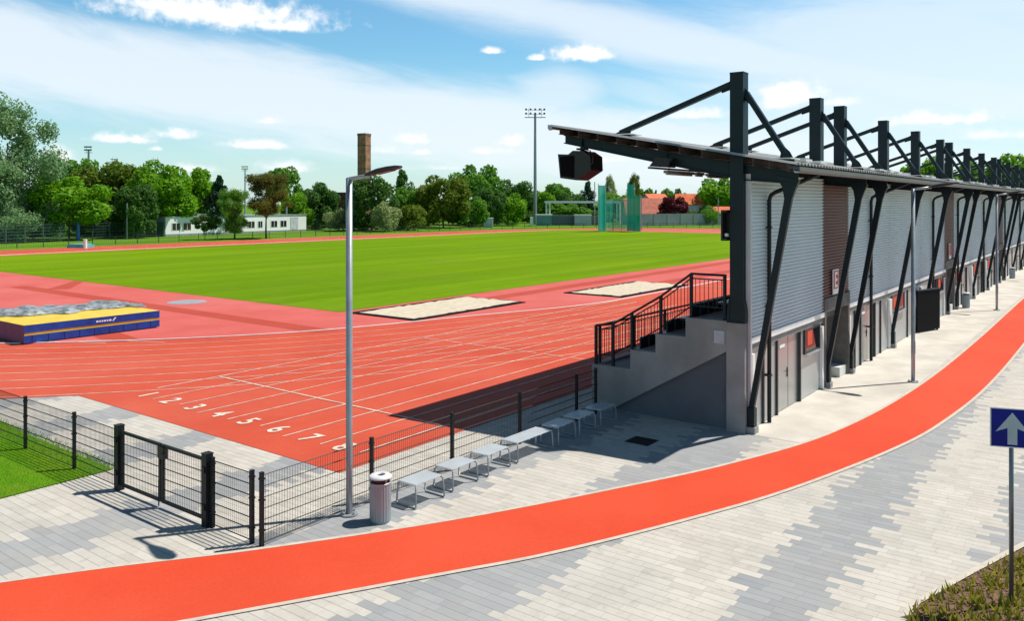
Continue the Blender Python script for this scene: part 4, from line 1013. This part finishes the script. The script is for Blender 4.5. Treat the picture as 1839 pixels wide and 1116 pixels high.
def trunk_mesh(seed, multi=False):
    rng = random.Random(seed); m_ = MB()
    m_.tube([(0, 0, -.02), (.004, .003, .12), (-.004, .004, .3), (.002, 0, .62)], .02, 8, .007)
    for i in range(7):
        a = rng.uniform(0, 6.28); z = rng.uniform(.16, .45); l = rng.uniform(.14, .3)
        m_.tube([(0, 0, z), (l * .5 * math.cos(a), l * .5 * math.sin(a), z + l * .45), (l * math.cos(a), l * math.sin(a), z + l * 1.1)], .009, 6, .003)
    me = bpy.data.meshes.new('trunk'); me.from_pydata(m_.v, [], m_.f); me.materials.append(BARK); return me
CROWNS = {'round': [crown_mesh('round', i) for i in (1, 2, 3, 4)], 'airy': [crown_mesh('airy', 11), crown_mesh('airy', 12)], 'spruce': [crown_mesh('spruce', 21)], 'poplar': [crown_mesh('poplar', 31)], 'bush': [crown_mesh('bush', 41), crown_mesh('bush', 42)]}
TRUNKS = [trunk_mesh(i) for i in (1, 2, 3)]
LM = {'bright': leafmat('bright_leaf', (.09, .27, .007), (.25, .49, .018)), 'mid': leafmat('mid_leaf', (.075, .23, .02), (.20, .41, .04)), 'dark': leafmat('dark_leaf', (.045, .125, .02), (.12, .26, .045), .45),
      'olive': leafmat('olive_leaf', (.08, .15, .012), (.21, .29, .025)), 'grey': leafmat('grey_green_leaf', (.12, .26, .10), (.34, .50, .24)), 'brown': leafmat('bronze_leaf', (.09, .095, .018), (.2, .21, .035)),
      'pale': leafmat('pale_leaf', (.2, .29, .06), (.48, .55, .3)), 'spruce': leafmat('spruce_needle', (.015, .055, .03), (.045, .115, .055), .1), 'maroon': leafmat('maroon_leaf', (.06, .006, .012), (.18, .014, .028), .2)}
ti = 0
def tree(name, px, ytop, wpx, depth, kind, col, label, base=.18, sq=1.0, grp='trees beyond the far track'):
    global ti
    ti += 1; p = at(px, depth); H_ = zat(ytop, depth); w = wpx / 1472 * depth
    t = thing(name, label, 'bush' if kind == 'bush' else 'tree', p, grp); t.rotation_euler = (0, 0, ti * 1.7)
    me = CROWNS[kind][ti % len(CROWNS[kind])]; c = bpy.data.objects.new('crown', me); C.objects.link(c); c.parent = t
    fw = {'round': .86, 'airy': .95, 'spruce': .8, 'poplar': .6, 'bush': 1.0}[kind]
    hc = H_ * (1 - base) * .97; c.scale = (w / fw, w / fw * sq, hc); c.location = (0, 0, H_ * base)
    c.material_slots[0].link = 'OBJECT'; c.material_slots[0].material = LM[col]
    if kind != 'bush':
        k = bpy.data.objects.new('trunk', TRUNKS[ti % 3]); C.objects.link(k); k.parent = t; k.scale = (H_ * .9, H_ * .9, H_)
    return t
T = [
 ('broadleaf_tree', 45, 345, 110, 150, 'round', 'mid', 'mid green crown filling the gap behind the huge grey green tree', .02),
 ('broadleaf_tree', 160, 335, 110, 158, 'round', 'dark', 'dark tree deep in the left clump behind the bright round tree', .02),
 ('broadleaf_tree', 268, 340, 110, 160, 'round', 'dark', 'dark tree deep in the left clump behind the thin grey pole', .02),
 ('broadleaf_tree', 360, 345, 80, 165, 'round', 'mid', 'mid green tree behind the white building beside the spruce', .02),
 ('broadleaf_tree', 625, 352, 60, 190, 'round', 'mid', 'mid green tree beside the dark red brick building', .02),
 ('broadleaf_tree', 760, 345, 60, 215, 'round', 'dark', 'dark tree filling the gap left of the olive brown tree', .02),
 ('broadleaf_tree', 950, 345, 50, 255, 'round', 'mid', 'mid green tree just behind the foot of the floodlight mast', .02),
 ('willow_tree', 14, 176, 205, 122, 'airy', 'grey', 'huge airy grey green tree at the left edge, tallest in the photo', .04),
 ('willow_tree', 0, 290, 150, 118, 'airy', 'grey', 'lower grey green foliage mass at the left edge below the tallest crown', .02),
 ('broadleaf_tree', 124, 318, 118, 126, 'round', 'bright', 'bright green round tree in front, just right of the huge grey green tree', .16),
 ('broadleaf_tree', 130, 284, 95, 160, 'round', 'mid', 'mid green treetop behind, below the drum headed mast', .15),
 ('broadleaf_tree', 190, 296, 100, 145, 'round', 'olive', 'olive yellow tree right of the bright green round tree', .12),
 ('broadleaf_tree', 246, 288, 105, 156, 'round', 'mid', 'broad mid green tree forming the crest left of the white building', .12),
 ('broadleaf_tree', 288, 298, 95, 142, 'round', 'bright', 'bright green tree above the left end of the white building', .14),
 ('broadleaf_tree', 340, 300, 90, 150, 'round', 'bright', 'bright green tree behind the white building, right end of the left clump', .14),
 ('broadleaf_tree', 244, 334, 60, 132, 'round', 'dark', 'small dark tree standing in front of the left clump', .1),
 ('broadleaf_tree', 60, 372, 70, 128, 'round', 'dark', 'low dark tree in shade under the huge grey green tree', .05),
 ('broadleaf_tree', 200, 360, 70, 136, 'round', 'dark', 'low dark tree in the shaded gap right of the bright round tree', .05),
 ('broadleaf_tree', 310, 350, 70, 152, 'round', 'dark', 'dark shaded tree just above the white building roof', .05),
 ('spruce_tree', 394, 311, 72, 150, 'spruce', 'spruce', 'dark pointed spruce behind the white building', .06),
 ('broadleaf_tree', 421, 341, 70, 128, 'airy', 'mid', 'fine leaved green tree standing in front of the middle of the white building', .12),
 ('broadleaf_tree', 368, 384, 36, 127, 'round', 'dark', 'small dark tree in front of the white building windows', .3),
 ('broadleaf_tree', 478, 312, 100, 131, 'airy', 'brown', 'bronze brown tree in front of the right part of the white building', .36),
 ('broadleaf_tree', 511, 302, 56, 215, 'round', 'mid', 'round mid green crown peeping out behind the bronze tree', .3),
 ('broadleaf_tree', 532, 345, 50, 170, 'round', 'bright', 'bright green tree between the bronze tree and the dark tree', .1),
 ('broadleaf_tree', 567, 328, 66, 176, 'round', 'dark', 'dark green tree left of the brick building', .08),
 ('bush', 607, 370, 44, 168, 'bush', 'pale', 'pale green bush below the brick building', 0),
 ('broadleaf_tree', 668, 318, 78, 166, 'round', 'dark', 'large dark tree hiding the foot of the brick chimney', .05),
 ('bush', 690, 358, 54, 162, 'bush', 'pale', 'pale flowering bush right of the foot of the chimney', 0),
 ('poplar_tree', 722, 305, 40, 235, 'poplar', 'dark', 'narrow pointed poplar between chimney and olive tree', .05),
 ('broadleaf_tree', 738, 335, 62, 190, 'round', 'mid', 'mid green tree below the narrow poplar', .1),
 ('bush', 738, 360, 62, 170, 'bush', 'olive', 'light olive bush by the far fence below the narrow poplar', 0),
 ('broadleaf_tree', 796, 314, 80, 185, 'round', 'olive', 'olive brown round tree near the middle of the far tree line', .08),
 ('broadleaf_tree', 855, 296, 84, 215, 'round', 'mid', 'big mid green tree, tallest between chimney and floodlight mast', .08),
 ('broadleaf_tree', 842, 352, 54, 190, 'round', 'mid', 'low mid green tree in front of the big mid green tree', .05),
 ('broadleaf_tree', 880, 340, 50, 200, 'round', 'dark', 'dark tree at the right foot of the big mid green tree', .05),
 ('broadleaf_tree', 926, 322, 56, 235, 'round', 'dark', 'dark tree just left of the floodlight mast', .08),
 ('broadleaf_tree', 912, 346, 56, 205, 'round', 'bright', 'light green tree left of the floodlight mast in front of the dark tree', .06),
 ('broadleaf_tree', 1000, 329, 52, 260, 'round', 'mid', 'mid green tree right of the floodlight mast', .1),
 ('broadleaf_tree', 975, 345, 44, 240, 'round', 'bright', 'light green tree directly behind the floodlight mast', .06),
 ('broadleaf_tree', 1026, 346, 44, 240, 'round', 'dark', 'dark low tree above the white portal frame', .06),
 ('broadleaf_tree', 1020, 366, 60, 232, 'round', 'mid', 'low green tree seen through the white portal frame', .04),
 ('broadleaf_tree', 1056, 326, 30, 250, 'poplar', 'spruce', 'dark upright tree left of the green cage', .06),
 ('broadleaf_tree', 1095, 316, 34, 265, 'airy', 'pale', 'thin pale tree seen between the cage nets', .15),
 ('broadleaf_tree', 1100, 346, 62, 250, 'round', 'mid', 'mid green low tree behind the cage nets', .04),
 ('broadleaf_tree', 1138, 314, 40, 262, 'airy', 'olive', 'olive tree rising behind the right cage net', .12),
 ('broadleaf_tree', 1160, 338, 36, 270, 'round', 'mid', 'mid green tree behind the low faded red roof', .06),
 ('spruce_tree', 1178, 339, 22, 272, 'spruce', 'spruce', 'small dark conifer above the low faded red roof', .05),
 ('broadleaf_tree', 1198, 338, 26, 280, 'round', 'mid', 'small mid green tree behind the orange roofs, left one', .06),
 ('broadleaf_tree', 1221, 339, 26, 275, 'round', 'dark', 'small dark tree just above the dark red tree', .06),
 ('maroon_tree', 1211, 353, 42, 216, 'round', 'maroon', 'dark red leaved tree behind the concrete wall', .04),
 ('bush', 1243, 374, 24, 212, 'bush', 'olive', 'light bush behind the wall right of the dark red tree', 0),
 ('bush', 1276, 366, 34, 212, 'bush', 'mid', 'green bush behind the wall left of the pale pole', 0),
 ('broadleaf_tree', 1295, 320, 78, 240, 'round', 'bright', 'bright green round tree just left of the first mast', .05),
 ('broadleaf_tree', 1345, 330, 90, 260, 'round', 'mid', 'tree hidden mostly behind the first mast and cladding', .05),
 ('broadleaf_tree', 1660, 288, 70, 215, 'round', 'bright', 'bright tree showing above the roof behind the fourth mast', .05),
 ('broadleaf_tree', 1710, 292, 90, 235, 'round', 'mid', 'mid green tree above the roof among the farther masts', .05),
 ('broadleaf_tree', 1765, 288, 90, 240, 'round', 'bright', 'bright tree above the far end of the roof', .05),
 ('broadleaf_tree', 1820, 276, 90, 230, 'round', 'bright', 'highest green crown above the far end of the roof at the right edge', .05),
 ('broadleaf_tree', 1870, 284, 100, 220, 'round', 'mid', 'green tree cut by the right edge above the roof', .05),
]
for r in T: tree(*r)
# low mixed hedge behind the fences so that the tree line closes down to the grass
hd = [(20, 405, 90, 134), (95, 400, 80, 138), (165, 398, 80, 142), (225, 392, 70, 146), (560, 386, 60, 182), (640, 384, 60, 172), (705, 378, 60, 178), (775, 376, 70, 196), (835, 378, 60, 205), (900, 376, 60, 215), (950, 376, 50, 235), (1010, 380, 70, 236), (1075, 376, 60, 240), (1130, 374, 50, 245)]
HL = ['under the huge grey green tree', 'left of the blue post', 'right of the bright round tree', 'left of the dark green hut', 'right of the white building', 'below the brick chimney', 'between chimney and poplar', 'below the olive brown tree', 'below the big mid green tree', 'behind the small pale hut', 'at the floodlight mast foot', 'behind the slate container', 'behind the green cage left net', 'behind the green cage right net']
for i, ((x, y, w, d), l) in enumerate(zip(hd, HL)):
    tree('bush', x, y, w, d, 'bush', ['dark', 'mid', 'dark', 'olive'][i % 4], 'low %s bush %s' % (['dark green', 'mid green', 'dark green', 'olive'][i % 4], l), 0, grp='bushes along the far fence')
